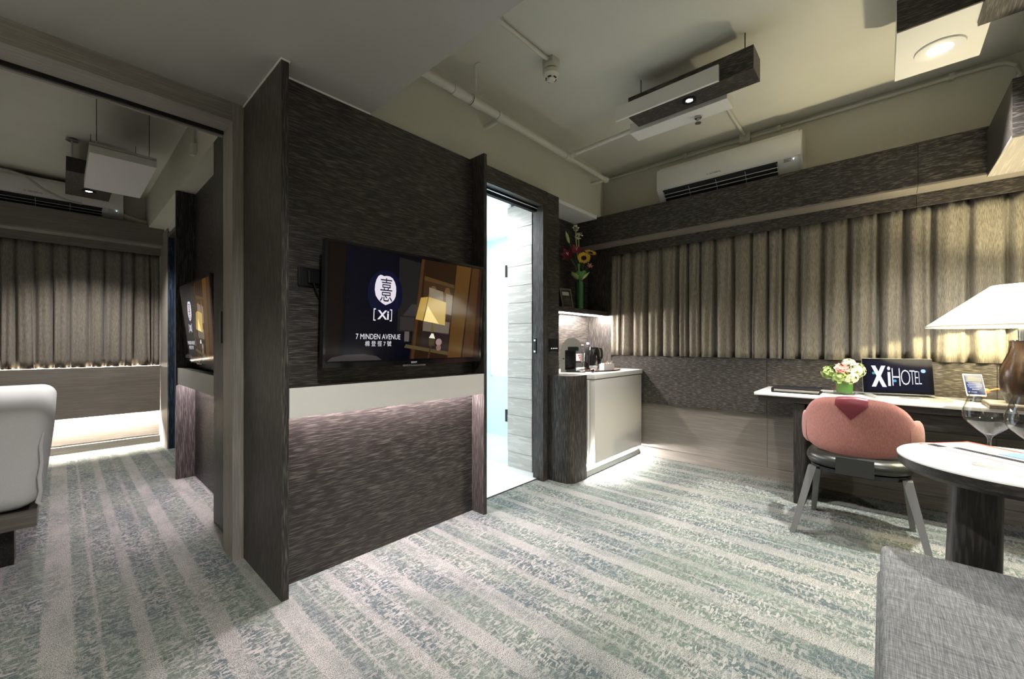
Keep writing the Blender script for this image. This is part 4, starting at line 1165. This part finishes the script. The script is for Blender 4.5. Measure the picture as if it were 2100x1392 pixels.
for k, (dx, dy, dz, nr, lab) in enumerate(((-0.095, -0.02, 0.575, (-0.6, -0.6, 0.55), 'upper wine-red lily in the niche bouquet'), (-0.175, 0.02, 0.522, (-0.85, -0.3, 0.35), 'lower wine-red lily at the left of the niche bouquet'))):
    c = (VX + dx, VY + dy, ZN + dz)
    t = thing('lily', lab, 'flower', c, group='flowers in the niche vase')
    bloom(t, c, nr, 0.075, 6, 'wine_petal', 'petal_ring', 0.35, 0.26, 0.08, 1)
    MB().tube([c, (VX + dx * .4, VY, ZN + 0.42), (VX, VY, ZN + .26)], 0.004, 6).build('stem', 'dark_leaf', t, True)
    for q in range(4):
        an = q * 1.6
        MB().tube([c, Vector(c) + Vector(nr).normalized() * 0.04 + Vector((0.012 * math.cos(an), 0.012 * math.sin(an), 0.005))], 0.0015, 5).build('stamen', 'cream_petal', t)
for (dx, dy, dz, r, lab) in ((-0.085, -0.01, 0.80, 0.032, 'topmost white allium head of the niche bouquet'), (-0.065, -0.03, 0.722, 0.038, 'white allium head just above the sunflowers')):
    c = Vector((VX + dx, VY + dy, ZN + dz))
    t = thing('allium', lab, 'flower', c, group='flowers in the niche vase')
    mb = MB()
    for q in range(34):
        d = Vector((random.gauss(0, 1), random.gauss(0, 1), random.gauss(0, 1))).normalized()
        mb.ball(c + d * r * random.uniform(.65, 1), 0.0055, 6, 4)
    mb.build('florets', 'cream_petal', t, True)
    MB().tube([c, c - Vector((0, 0, 0.1)), (VX, VY, ZN + .26)], 0.005, 6).build('stem', 'pale_green', t, True)
t = thing('lily_bud', 'closed pale green lily bud at the upper left of the bouquet', 'flower', (VX - .19, VY + .01, ZN + .68), group='flowers in the niche vase')
MB().tube([(VX - .17, VY + .01, ZN + .64), (VX - .19, VY + .01, ZN + .67), (VX - .21, VY + .01, ZN + .705), (VX - .23, VY + .01, ZN + .74)], [0.006, 0.015, 0.014, 0.002], 8).build('bud', 'pale_green', t, True)
MB().tube([(VX - .17, VY + .01, ZN + .64), (VX - .03, VY, ZN + .46), (VX, VY, ZN + .26)], 0.004, 6).build('stem', 'dark_leaf', t, True)
t = thing('pink_lily', 'small pink curling flower at the lower right of the bouquet', 'flower', (VX + .07, VY - .08, ZN + .42), group='flowers in the niche vase')
bloom(t, (VX + .06, VY - .08, ZN + .438), (-.5, -.6, .4), 0.035, 6, 'pink_petal', 'petal_ring', 0.4, 0.16, 0.1, 1)
MB().tube([(VX + .06, VY - .08, ZN + .438), (VX + .03, VY - .03, ZN + .36), (VX, VY, ZN + .26)], 0.003, 6).build('stem', 'dark_leaf', t, True)
t = thing('leaf_collar', 'broad folded green leaves around the neck of the niche vase', 'leaves', (VX, VY, ZN + .30))
for k, (an, L, w, cup) in enumerate(((2.9, .11, .04, .5), (3.6, .10, .045, .8), (4.3, .09, .05, 1.1), (5.1, .10, .04, .7), (5.8, .10, .035, .6), (0.8, .09, .04, .8), (2.0, .10, .04, .7))):
    d = Vector((math.cos(an), math.sin(an), 0.45))
    mb = MB()
    petal(mb, (VX + .02 * math.cos(an), VY + .02 * math.sin(an), ZN + .30), d, Vector((-math.cos(an) * .4, -math.sin(an) * .4, 1)), L, w, cup * .5)
    mb.build('leaf', 'green_leaf' if k % 3 else 'pale_green', t, True)
for k in range(6):
    an = k * 1.05
    mb = MB()
    petal(mb, (VX, VY, ZN + .40), (math.cos(an) * .6, math.sin(an) * .6 - .1, .7), (-math.cos(an), -math.sin(an), .6), .17, .014, .1)
    mb.build('leaf', 'dark_leaf', t, True)

# ---------------------------------------------------------------- desk and things on it
ZD = 0.75
dk = thing('writing_desk', 'long white-topped desk with dark oak apron under the window', 'desk', (3.6, -0.4, 0))
MB().rbox(3.362, 3.858, -1.75, 0.690, 0.728, ZD, 0.004, 2).build('desktop', 'white_stone', dk, True)
MB().box(3.372, 3.858, -1.745, 0.665, 0.690, 0.7275).build('apron', 'desk_oak', dk)
MB().box(3.395, 3.80, -1.745, 0.30, 0.585, 0.689).build('drawer_box', 'desk_oak', dk)
MB().box(3.388, 3.398, -0.60, 0.30, 0.592, 0.685).build('drawer_front', 'desk_oak', dk)
MB().box(3.388, 3.398, -1.745, -0.603, 0.592, 0.685).build('drawer_front', 'desk_oak', dk)
MB().rbox(3.385, 3.85, 0.392, 0.458, 0.0, 0.69, 0.006, 2).build('leg', 'pedestal_oak', dk)
MB().rbox(3.385, 3.85, -1.70, -1.63, 0.0, 0.69, 0.006, 2).build('leg', 'pedestal_oak', dk)

fo = thing('document_folder', 'black leather folder lying on the left end of the desk', 'folder', (3.52, 0.455, ZD), 0.02)
MB().rbox(-0.10, 0.12, -0.14, 0.14, 0.0, 0.009, 0.003, 2).build('lower_cover', 'black_fold', fo)
MB().rbox(-0.10, 0.12, -0.14, 0.14, 0.025, 0.034, 0.003, 2).build('upper_cover', 'black_fold', fo)
MB().box(-0.092, 0.112, -0.128, 0.125, 0.009, 0.025).build('pages', 'picture_pale', fo)
MB().box(-0.10, 0.12, 0.125, 0.14, 0.009, 0.025).build('spine', 'black_fold', fo)

FV = (3.60, 0.195)
fv = thing('flower_vase', 'square clear glass vase lined with a green leaf on the desk', 'vase', (*FV, ZD))
MB().box(FV[0] - .055, FV[0] + .055, FV[1] - .055, FV[1] + .055, ZD, ZD + .008).box(FV[0] - .055, FV[0] - .050, FV[1] - .055, FV[1] + .055, ZD + .008, ZD + .10).box(FV[0] + .050, FV[0] + .055, FV[1] - .055, FV[1] + .055, ZD + .008, ZD + .10).box(FV[0] - .05, FV[0] + .05, FV[1] - .055, FV[1] - .05, ZD + .008, ZD + .10).box(FV[0] - .05, FV[0] + .05, FV[1] + .05, FV[1] + .055, ZD + .008, ZD + .10).build('glass', 'thin_glass', fv)
MB().lathe([(0.0, 0.012), (0.040, 0.012), (0.045, 0.02), (0.045, 0.095), (0.0, 0.096)], (*FV, ZD), 24).build('leaf_lining', 'green_leaf', fv, True)
def hydrangea(dx, dy, dz, r, mat, label, n=70, name='hydrangea', pr=0.010):
    c = Vector((FV[0] + dx, FV[1] + dy, ZD + dz))
    t = thing(name, label, 'flower', c, group='flowers in the square desk vase')
    mb = MB()
    for q in range(n):
        d = Vector((random.gauss(0, 1), random.gauss(0, 1), random.gauss(0, 1))).normalized()
        p = c + d * r * random.uniform(.82, 1.05)
        a, b2, nn = ring_frame(d)
        for k in range(4):
            an = k * math.pi / 2 + q
            petal(mb, p, a * math.cos(an) + b2 * math.sin(an), nn, pr * 1.4, pr * 0.75, 0.2, 2)
    mb.build('florets', mat, t, True)
    MB().ball(c, r * 0.8, 12, 8).build('heart', 'pale_green', t, True)
    MB().tube([c, (FV[0], FV[1], ZD + .09)], 0.004, 6).build('stem', 'dark_leaf', t, True)
hydrangea(0.0, -0.062, 0.165, 0.048, 'cream_petal', 'cream hydrangea head at the right of the desk bouquet')
hydrangea(-0.045, 0.02, 0.120, 0.042, 'pale_green', 'pale green hydrangea at the front left of the desk bouquet')
hydrangea(-0.05, -0.035, 0.120, 0.038, 'cream_petal', 'cream-green hydrangea drooping over the front of the desk vase')
hydrangea(0.03, -0.02, 0.205, 0.036, 'cream_petal', 'white hydrangea at the top of the desk bouquet')
hydrangea(0.0, 0.085, 0.145, 0.040, 'pale_green', 'green hydrangea at the left of the desk bouquet', 60)
t = thing('pink_rose', 'pink open rose in the middle of the desk bouquet', 'flower', (FV[0] - .05, FV[1] + .012, ZD + .175), group='flowers in the square desk vase')
for rr, nn_, cp in ((0.048, 7, 0.25), (0.036, 6, 0.6), (0.024, 5, 1.0)):
    bloom(t, (FV[0] - .055, FV[1] + .012, ZD + .175), (-.7, -.1, .7), rr, nn_, 'pink_petal', 'petal_ring', cp, 0.42, 0.08, 1)
MB().tube([(FV[0] - .05, FV[1] + .012, ZD + .172), (FV[0], FV[1], ZD + .09)], 0.004, 6).build('stem', 'dark_leaf', t, True)
t = thing('dark_foliage', 'dark green leaf sprig at the back left of the desk bouquet', 'leaves', (FV[0], FV[1], ZD + .1))
for k in range(9):
    an = 0.6 + k * 0.5
    mb = MB()
    petal(mb, (FV[0], FV[1] + .01, ZD + .13), (math.cos(an) * .6, math.sin(an) * .9, .65), (-math.cos(an), -math.sin(an), 1), .10, .022, .1)
    mb.build('leaf', 'dark_leaf', t, True)

# laptop: base in local coordinates, screen at the far (+y) side, viewer on the -y side
lt = thing('laptop', 'silver laptop open on the desk with a lit dark screen', 'laptop', (3.565, -0.105, ZD), math.radians(-90 + 15))
MB().rbox(-0.178, 0.178, -0.125, 0.125, 0.0, 0.014, 0.005, 2).build('base', 'aluminium', lt, True)
MB().box(-0.14, 0.14, -0.005, 0.095, 0.0135, 0.0145).build('keyboard_well', 'black_plastic', lt)
kb = MB()
for r in range(5):
    for k in range(13):
        kb.box(-0.138 + k * 0.0213, -0.138 + k * 0.0213 + 0.0175, -0.002 + r * 0.0195, -0.002 + r * 0.0195 + 0.0155, 0.0145, 0.0165)
kb.build('keys', 'black_plastic', lt, kind='stuff')
MB().box(-0.045, 0.045, -0.105, -0.03, 0.0138, 0.0143).build('trackpad', 'brushed_metal', lt)
ta = math.radians(10)
def lid(p):
    return Vector((p.x, 0.122 + p.z * math.sin(ta) + p.y, 0.016 + p.z * math.cos(ta)))
MB().rbox(-0.178, 0.178, 0.0, 0.008, 0.0, 0.235, 0.003, 2).map(lid).build('lid', 'aluminium', lt, True)
ls = MB().box(-0.1765, 0.1765, -0.0012, 0.0, 0.003, 0.2335).map(lid).build('screen', E('lap_dark', (0.003, 0.003, 0.006)), lt)
MB().box(-0.155, 0.155, -0.002, -0.0013, 0.022, 0.218).map(lid).build('display', E('lap_navy', (0.004, 0.005, 0.020)), ls)
lu = Vector((0, math.sin(ta), math.cos(ta)))
for (s, x, z, fit, bold) in (('X', -0.093, 0.115, (0.078, 0.142), 0.06), ('i', -0.040, 0.117, (0.016, 0.130), 0.012), ('H', -0.005, 0.113, (0.040, 0.116), -0.015), ('O', 0.042, 0.112, (0.046, 0.100), -0.015), ('T', 0.075, 0.113, (0.026, 0.092), -0.015), ('E', 0.096, 0.112, (0.016, 0.086), -0.015), ('L', 0.113, 0.111, (0.013, 0.082), -0.015)):
    text('lettering', s, 1.0, E('lap_letter', (0.95, 0.97, 1.05)), ls, lid(Vector((x, -0.0026, z))), (1, 0, 0), lu, bold, 1.0, fit)
for (x, z, r, c_) in ((-0.118, 0.135, 0.009, (0.10, 0.40, 0.42)), (-0.012, 0.087, 0.009, (0.10, 0.45, 0.75)), (0.130, 0.155, 0.012, (0.55, 0.85, 1.1))):
    MB().add([(x + r * math.cos(a), -0.0022, z + r * math.sin(a)) for a in [k * math.pi / 8 for k in range(16)]], [tuple(range(16))]).map(lid).build('light_spot', E('lap_spot%d' % int(x * 1000), c_), ls)

# phone on a charging stand
ph = thing('mobile_phone', 'mobile phone with blue lit screen propped on its orange stand', 'phone', (3.66, -0.415, ZD + .035), math.radians(-90 + 13))
pa = math.radians(26)
def prop(p):
    return Vector((p.x, p.z * math.sin(pa) + p.y * math.cos(pa), p.z * math.cos(pa) - p.y * math.sin(pa)))
MB().rbox(-0.042, 0.042, 0.0, 0.009, 0, 0.142, 0.004, 3).map(prop).build('case', 'paper_white', ph, True)
ps = MB().box(-0.038, 0.038, -0.0012, 0.0, 0.010, 0.136).map(prop).build('screen', E('ph_navy', (0.03, 0.055, 0.22)), ph)
MB().box(-0.034, 0.034, -0.002, -0.0013, 0.092, 0.118).map(prop).build('picture_strip', E('ph_pic', (0.16, 0.20, 0.22)), ps)
for k, w in enumerate((0.05, 0.062, 0.06, 0.05, 0.03)):
    MB().box(-w / 2, w / 2, -0.002, -0.0013, 0.080 - k * 0.010, 0.084 - k * 0.010).map(prop).build('text_line', E('ph_line', (0.75, 0.82, 0.95)), ps)
MB().box(-0.033, 0.002, -0.002, -0.0013, 0.022, 0.027).map(prop).build('text_line', E('ph_line', (0.75, 0.82, 0.95)), ps)
st = thing('phone_stand', 'small black and orange phone stand with coral cable on the desk', 'phone stand', (3.68, -0.42, ZD))
MB().lathe([(0.0, 0.0), (0.034, 0.0), (0.034, 0.010), (0.018, 0.018), (0.014, 0.034), (0.0, 0.034)], (3.675, -0.422, ZD), 20).build('foot', 'black_plastic', st, True)
MB().rbox(3.672, 3.690, -0.45, -0.40, ZD + .030, ZD + .036, 0.002, 2).build('lip', 'orange_rubber', st, True)
MB().ball((3.735, -0.458, ZD + .062), 0.017, 12, 8).build('clip_ball', 'orange_rubber', st, True)
MB().tube([(3.695, -0.43, ZD + .03), (3.715, -0.445, ZD + .045), (3.735, -0.458, ZD + .062), (3.76, -0.50, ZD + .075), (3.77, -0.56, ZD + .085), (3.79, -0.63, ZD + .07), (3.80, -0.70, ZD + .006)], 0.004, 8).build('cable', 'orange_rubber', st, True)

LX, LY = 3.45, -0.552
nb = thing('note_pad', 'flat brown leather pad under the desk lamp', 'pad', (LX, LY, ZD))
MB().rbox(LX - .12, LX + .14, LY - .16, LY + .13, ZD, ZD + .022, 0.004, 2).build('cover', 'tray_wood', nb)
MB().box(LX - .115, LX + .135, LY - .155, LY + .125, ZD + .022, ZD + .026).build('sheet', 'picture_pale', nb)
ZLP = ZD + .026
la = thing('table_lamp', 'large glowing white cone-shaded lamp with brown wooden body on the desk', 'lamp', (LX, LY, ZLP))
MB().lathe([(0.0, 0.0), (0.056, 0.0), (0.060, 0.012), (0.074, 0.05), (0.083, 0.10), (0.084, 0.14), (0.076, 0.19), (0.062, 0.235), (0.052, 0.275), (0.048, 0.31), (0.048, 0.335), (0.0, 0.336)], (LX, LY, ZLP), 32).build('body', 'lamp_wood', la, True, 50)
for k in range(3):
    a0 = k * 2.1 + 2.6
    pts = [(LX + r * math.cos(a0 + z * 5), LY + r * math.sin(a0 + z * 5), ZLP + z) for r, z in ((0.0605, 0.012), (0.0745, 0.05), (0.0835, 0.10), (0.0845, 0.14), (0.0765, 0.19), (0.0625, 0.235), (0.0525, 0.275), (0.0485, 0.31))]
    MB().tube(pts, 0.0022, 6).build('carved_line', 'black_plastic', la, True)
MB().cyl((LX, LY, ZLP + .336), 0.052, 0.004, seg=24).build('collar', 'chrome', la, True)
MB().cyl((LX, LY, ZLP + .340), 0.017, 0.085, seg=16).build('neck', 'chrome', la, True)
MB().cyl((LX, LY, ZLP + .425), 0.030, 0.006, seg=20).build('neck_cap', 'chrome', la, True)
ZB, ZTp = 1.193, 1.412
MB().lathe([(0.369, ZB), (0.113, ZTp), (0.110, ZTp), (0.366, ZB)], (LX, LY, 0), 64).build('shade', 'shade_fabric', la, True, 80)
MB().lathe([(0.3705, ZB - .004), (0.3705, ZB + .004), (0.365, ZB + .004), (0.365, ZB - .004), (0.3705, ZB - .004)], (LX, LY, 0), 64).build('shade_rim', 'shade_rim', la, True)
MB().ball((LX, LY, 1.25), 0.03, 12, 8).build('bulb', 'spot_glow', la, True)
MB().cyl((LX, LY, ZLP + .43), 0.012, 0.02, seg=10).build('socket', 'dark_metal', la)
light('lamp_light', 'POINT', (LX, LY, 1.30), PW['lamp'], (1.0, 0.88, 0.54), la, 0.035)

# ---------------------------------------------------------------- pink chair (local: faces +x, origin on floor)
ch = thing('desk_chair', 'pink upholstered desk chair with wine leather patch and black seat', 'chair', (3.12, 0.105, 0), 0.0)
def shell(r_in, r_out, aw, zlo, zhi_f, name, mat, cx=0.06, sy=1.0, seg=32, nz=14, a_lo=None):
    vs, fs = [], []
    for i in range(seg + 1):
        b0 = -aw + 2 * aw * i / seg if a_lo is None else a_lo + (aw - a_lo) * i / seg
        a = math.pi - 0.09 + b0
        for side, r in ((0, r_out), (1, r_in)):
            for j in range(nz + 1):
                t = j / nz
                zt = zhi_f(abs(b0))
                zb = zlo(abs(b0))
                z = zb + (zt - zb) * t
                bulge = 0.006 * math.sin(math.pi * t) if side == 0 else 0
                rake = -0.05 * (z - 0.5)
                edge = 0.009 * (abs(2 * t - 1) ** 9)
                rr = r + bulge + (-edge if side == 0 else edge)
                vs.append((cx + rr * math.cos(a) + rake, rr * math.sin(a) * sy, z))
    m = 2 * (nz + 1)
    def ix(i, s, j):
        return i * m + s * (nz + 1) + j
    for i in range(seg):
        for j in range(nz):
            fs.append((ix(i, 0, j), ix(i + 1, 0, j), ix(i + 1, 0, j + 1), ix(i, 0, j + 1)))
            fs.append((ix(i, 1, j), ix(i, 1, j + 1), ix(i + 1, 1, j + 1), ix(i + 1, 1, j)))
        fs.append((ix(i, 0, nz), ix(i + 1, 0, nz), ix(i + 1, 1, nz), ix(i, 1, nz)))
        fs.append((ix(i, 0, 0), ix(i, 1, 0), ix(i + 1, 1, 0), ix(i + 1, 0, 0)))
    for i in (0, seg):
        for j in range(nz):
            fs.append((ix(i, 0, j), ix(i, 0, j + 1), ix(i, 1, j + 1), ix(i, 1, j)))
    return MB().add(vs, fs).build(name, mat, ch, True, 50)
def zhi(d):
    return 0.800 - 0.105 * (min(d, 1.12) / 1.12) ** 3.0
shell(0.236, 0.268, 1.12, lambda d: 0.474 + 0.035 * min(d, 1.12) ** 2, zhi, 'backrest', 'pink_wool')
for s in (-1, 1):
    shell(0.240, 0.270, s * 1.66, lambda d: 0.505, lambda d: 0.682 if d < 1.35 else 0.682 - 0.06 * ((d - 1.35) / 0.31) ** 2, 'arm_wing', 'pink_wool', a_lo=s * 0.98, seg=12)
# leather patch folded over the top edge
vs, fs = [], []
ns = 12
for i in range(ns + 1):
    u = -1 + 2 * i / ns
    a = math.pi - 0.09 + u * 0.26
    zb = 0.800 - 0.035 - 0.085 * (1 - abs(u)) ** 1.0
    for (r, z) in ((0.238, 0.765), (0.240, 0.795), (0.250, 0.8065), (0.262, 0.803), (0.2715, 0.79), (0.2785, 0.765), (0.2805, min(zb, 0.764))):
        vs.append((0.06 + r * math.cos(a) - 0.05 * (z - 0.5), r * math.sin(a), z - 0.002 * u * u * 3))
for i in range(ns):
    for j in range(6):
        fs.append((i * 7 + j, (i + 1) * 7 + j, (i + 1) * 7 + j + 1, i * 7 + j + 1))
MB().add(vs, fs).build('leather_patch', 'wine_leather', ch, True, 70)
seat = [(-0.012 + 0.242 * math.copysign(abs(math.cos(a)) ** 0.75, math.cos(a)), 0.232 * math.copysign(abs(math.sin(a)) ** 0.75, math.sin(a))) for a in [k * math.pi / 18 for k in range(36)]]
def slab(z_r, name, mat):
    vs, fs = [], []
    for z, s in z_r:
        vs += [(x * s, y * s, z) for x, y in seat]
    n = 36
    for i in range(len(z_r) - 1):
        for k in range(n):
            fs.append((i * n + k, i * n + (k + 1) % n, (i + 1) * n + (k + 1) % n, (i + 1) * n + k))
    fs += [tuple(range(n))[::-1], tuple(range((len(z_r) - 1) * n, len(z_r) * n))]
    return MB().add(vs, fs).build(name, mat, ch, True, 50)
slab([(0.402, 0.93), (0.410, 1.0), (0.430, 1.04), (0.450, 1.03), (0.468, 0.97), (0.478, 0.85)], 'seat_cushion', 'black_leather')
slab([(0.372, 0.90), (0.376, 0.95), (0.398, 0.96), (0.402, 0.92)], 'seat_frame', 'black_gloss')
MB().box(-0.272, -0.262, -0.072, 0.088, 0.388, 0.480).build('back_strap', 'olive_strap', ch)
for sx, sy, xf, yf in ((-1, 1, -0.25, 0.285), (-1, -1, -0.25, -0.285), (1, 1, 0.235, 0.235), (1, -1, 0.235, -0.235)):
    MB().beam((xf, yf, 0.0), (sx * 0.165, sy * 0.20, 0.385), 0.026, 0.036, 0.040, 0.050).build('leg', 'leg_paint', ch)

# ---------------------------------------------------------------- round side table with magazines and glasses
TX, TY, TZ = 1.968, -0.317, 0.73
tb = thing('side_table', 'round white-topped side table on a dark oak pedestal at right', 'table', (TX, TY, 0))
MB().lathe([(0.0, TZ), (0.278, TZ), (0.2815, TZ - .003), (0.2815, TZ - .008), (0.0, TZ - .008)], (TX, TY, 0), 72).build('stone_top', 'white_stone', tb, True, 30)
MB().lathe([(0.0, TZ - .0085), (0.281, TZ - .0085), (0.279, TZ - .035), (0.265, TZ - .048), (0.0, TZ - .048)], (TX, TY, 0), 72).build('oak_rim', 'desk_oak', tb, True, 30)
sup = [(math.copysign(abs(math.cos(a)) ** 0.6, math.cos(a)), math.copysign(abs(math.sin(a)) ** 0.6, math.sin(a))) for a in [k * math.pi / 16 for k in range(32)]]
vs, fs = [], []
for z, s in ((TZ - .0485, 1.0), (0.02, 1.16)):
    lz = (TZ - z) * 0.025
    vs += [(1.96 + x * 0.060 * s, -0.222 + lz + y * 0.056 * s, z) for x, y in sup]
fs = [(k, (k + 1) % 32, 32 + (k + 1) % 32, 32 + k) for k in range(32)] + [tuple(range(32)), tuple(range(32, 64))[::-1]]
MB().add(vs, fs).build('pedestal', 'pedestal_oak', tb, True, 40)
MB().lathe([(0.0, 0.0), (0.20, 0.0), (0.20, 0.012), (0.18, 0.02), (0.0, 0.02)], (1.96, -0.205, 0), 48).build('base_plate', 'dark_metal', tb, True, 30)

def magazine(x, y, z, rz_, w, l, label, cols, seed):
    t = thing('magazine', label, 'magazine', (x, y, z), rz_, 'magazines on the side table')
    MB().box(-w / 2, w / 2, -l / 2, l / 2, 0, 0.004).build('pages', 'paper_white', t)
    rnd = random.Random(seed)
    k = 0
    for (x0, x1, y0, y1, c) in cols:
        k += 1
        MB().box(x0 * w, x1 * w, y0 * l, y1 * l, 0.004, 0.0042 + 0.0002 * k).build('cover_print', c, t)
    return t
P('print_red', (0.55, 0.10, 0.07), 0.85, spec=0.08)
P('print_sky', (0.16, 0.26, 0.50), 0.85, spec=0.08)
P('print_ink', (0.02, 0.02, 0.025), 0.85, spec=0.08)
P('print_grey', (0.42, 0.42, 0.45), 0.85, spec=0.08)
P('print_tan', (0.55, 0.42, 0.30), 0.85, spec=0.08)
magazine(2.085, -0.270, TZ, math.radians(-41.8), 0.21, 0.29, 'magazine with red border and dark photo strip beside the wine glass',
         [(-.5, -.47, -.5, .5, 'print_red'), (-.5, .5, .47, .5, 'print_red'), (-.43, -.30, -.35, .12, 'print_grey'), (-.26, -.12, -.5, .26, 'print_ink'), (-.43, -.26, .30, .44, 'print_ink'), (-.20, .12, .29, .46, 'print_grey'), (.44, .5, -.5, .5, 'print_red'), (-.05, .40, -.02, .24, 'print_tan'), (-.02, .42, -.5, -.06, 'print_sky')], 1)
magazine(2.085, -0.455, TZ + .0064, math.radians(-52), 0.19, 0.15, 'small blue sky-covered booklet lying on the corner of the magazine',
         [(-.46, .30, -.48, .10, 'print_sky'), (-.46, -.1, .14, .46, 'print_tan'), (-.05, .46, .16, .46, 'print_grey'), (.33, .46, -.48, .1, 'print_red')], 2)

def wine_glass(x, y, z, label):
    t = thing('wine_glass', label, 'wine glass', (x, y, z), 0.0, 'wine glasses on the side table')
    outer = [(0.001, 0.0), (0.040, 0.0), (0.041, 0.0015), (0.012, 0.006), (0.0055, 0.014), (0.0042, 0.05), (0.0045, 0.082), (0.009, 0.092), (0.030, 0.112), (0.050, 0.132), (0.0565, 0.148), (0.0555, 0.165), (0.047, 0.195), (0.0385, 0.222)]
    inner = [(0.0375, 0.222), (0.046, 0.195), (0.0545, 0.165), (0.0555, 0.148), (0.049, 0.133), (0.029, 0.1135), (0.008, 0.095), (0.001, 0.094)]
    MB().lathe(outer + inner, seg=40).build('glass', 'clear_glass', t, True, 60)
    return t
wine_glass(1.875, -0.237, TZ + .0003, 'large empty wine glass standing on the side table')
wine_glass(1.80, -0.310, TZ + .0003, 'second wine glass cut off at the right of the picture')

# ---------------------------------------------------------------- grey bench
bn = thing('upholstered_bench', 'grey tweed upholstered bench in the foreground at the lower right', 'bench', (1.3, -0.6, 0))
MB().rbox(0.98, 1.795, -1.35, 0.006, 0.29, 0.452, 0.022, 5).build('seat_cushion', 'grey_tweed', bn, True, 60)
MB().rbox(0.985, 1.78, -1.34, 0.014, 0.10, 0.375, 0.018, 4).build('base', 'grey_tweed', bn, True, 60)
rp = [(1.02, -1.30, 0.453), (1.02, -0.12, 0.453), (1.03, -0.05, 0.453), (1.05, -0.025, 0.453), (1.09, -0.02, 0.453)]
MB().tube([(0.985, -1.30, 0.446), (0.985, -0.06, 0.446), (0.995, -0.02, 0.446), (1.02, -0.003, 0.446), (1.075, -0.004, 0.446)], 0.004, 8).build('piping', 'grey_tweed', bn, True)
for x, y in ((1.05, -0.08), (1.70, -0.08), (1.05, -1.27), (1.70, -1.27)):
    MB().cyl((x, y, 0.0), 0.018, 0.10, seg=12).build('leg', 'dark_metal', bn, True)

for o in bpy.data.objects:
    if '_local' in o:
        del o['_local']
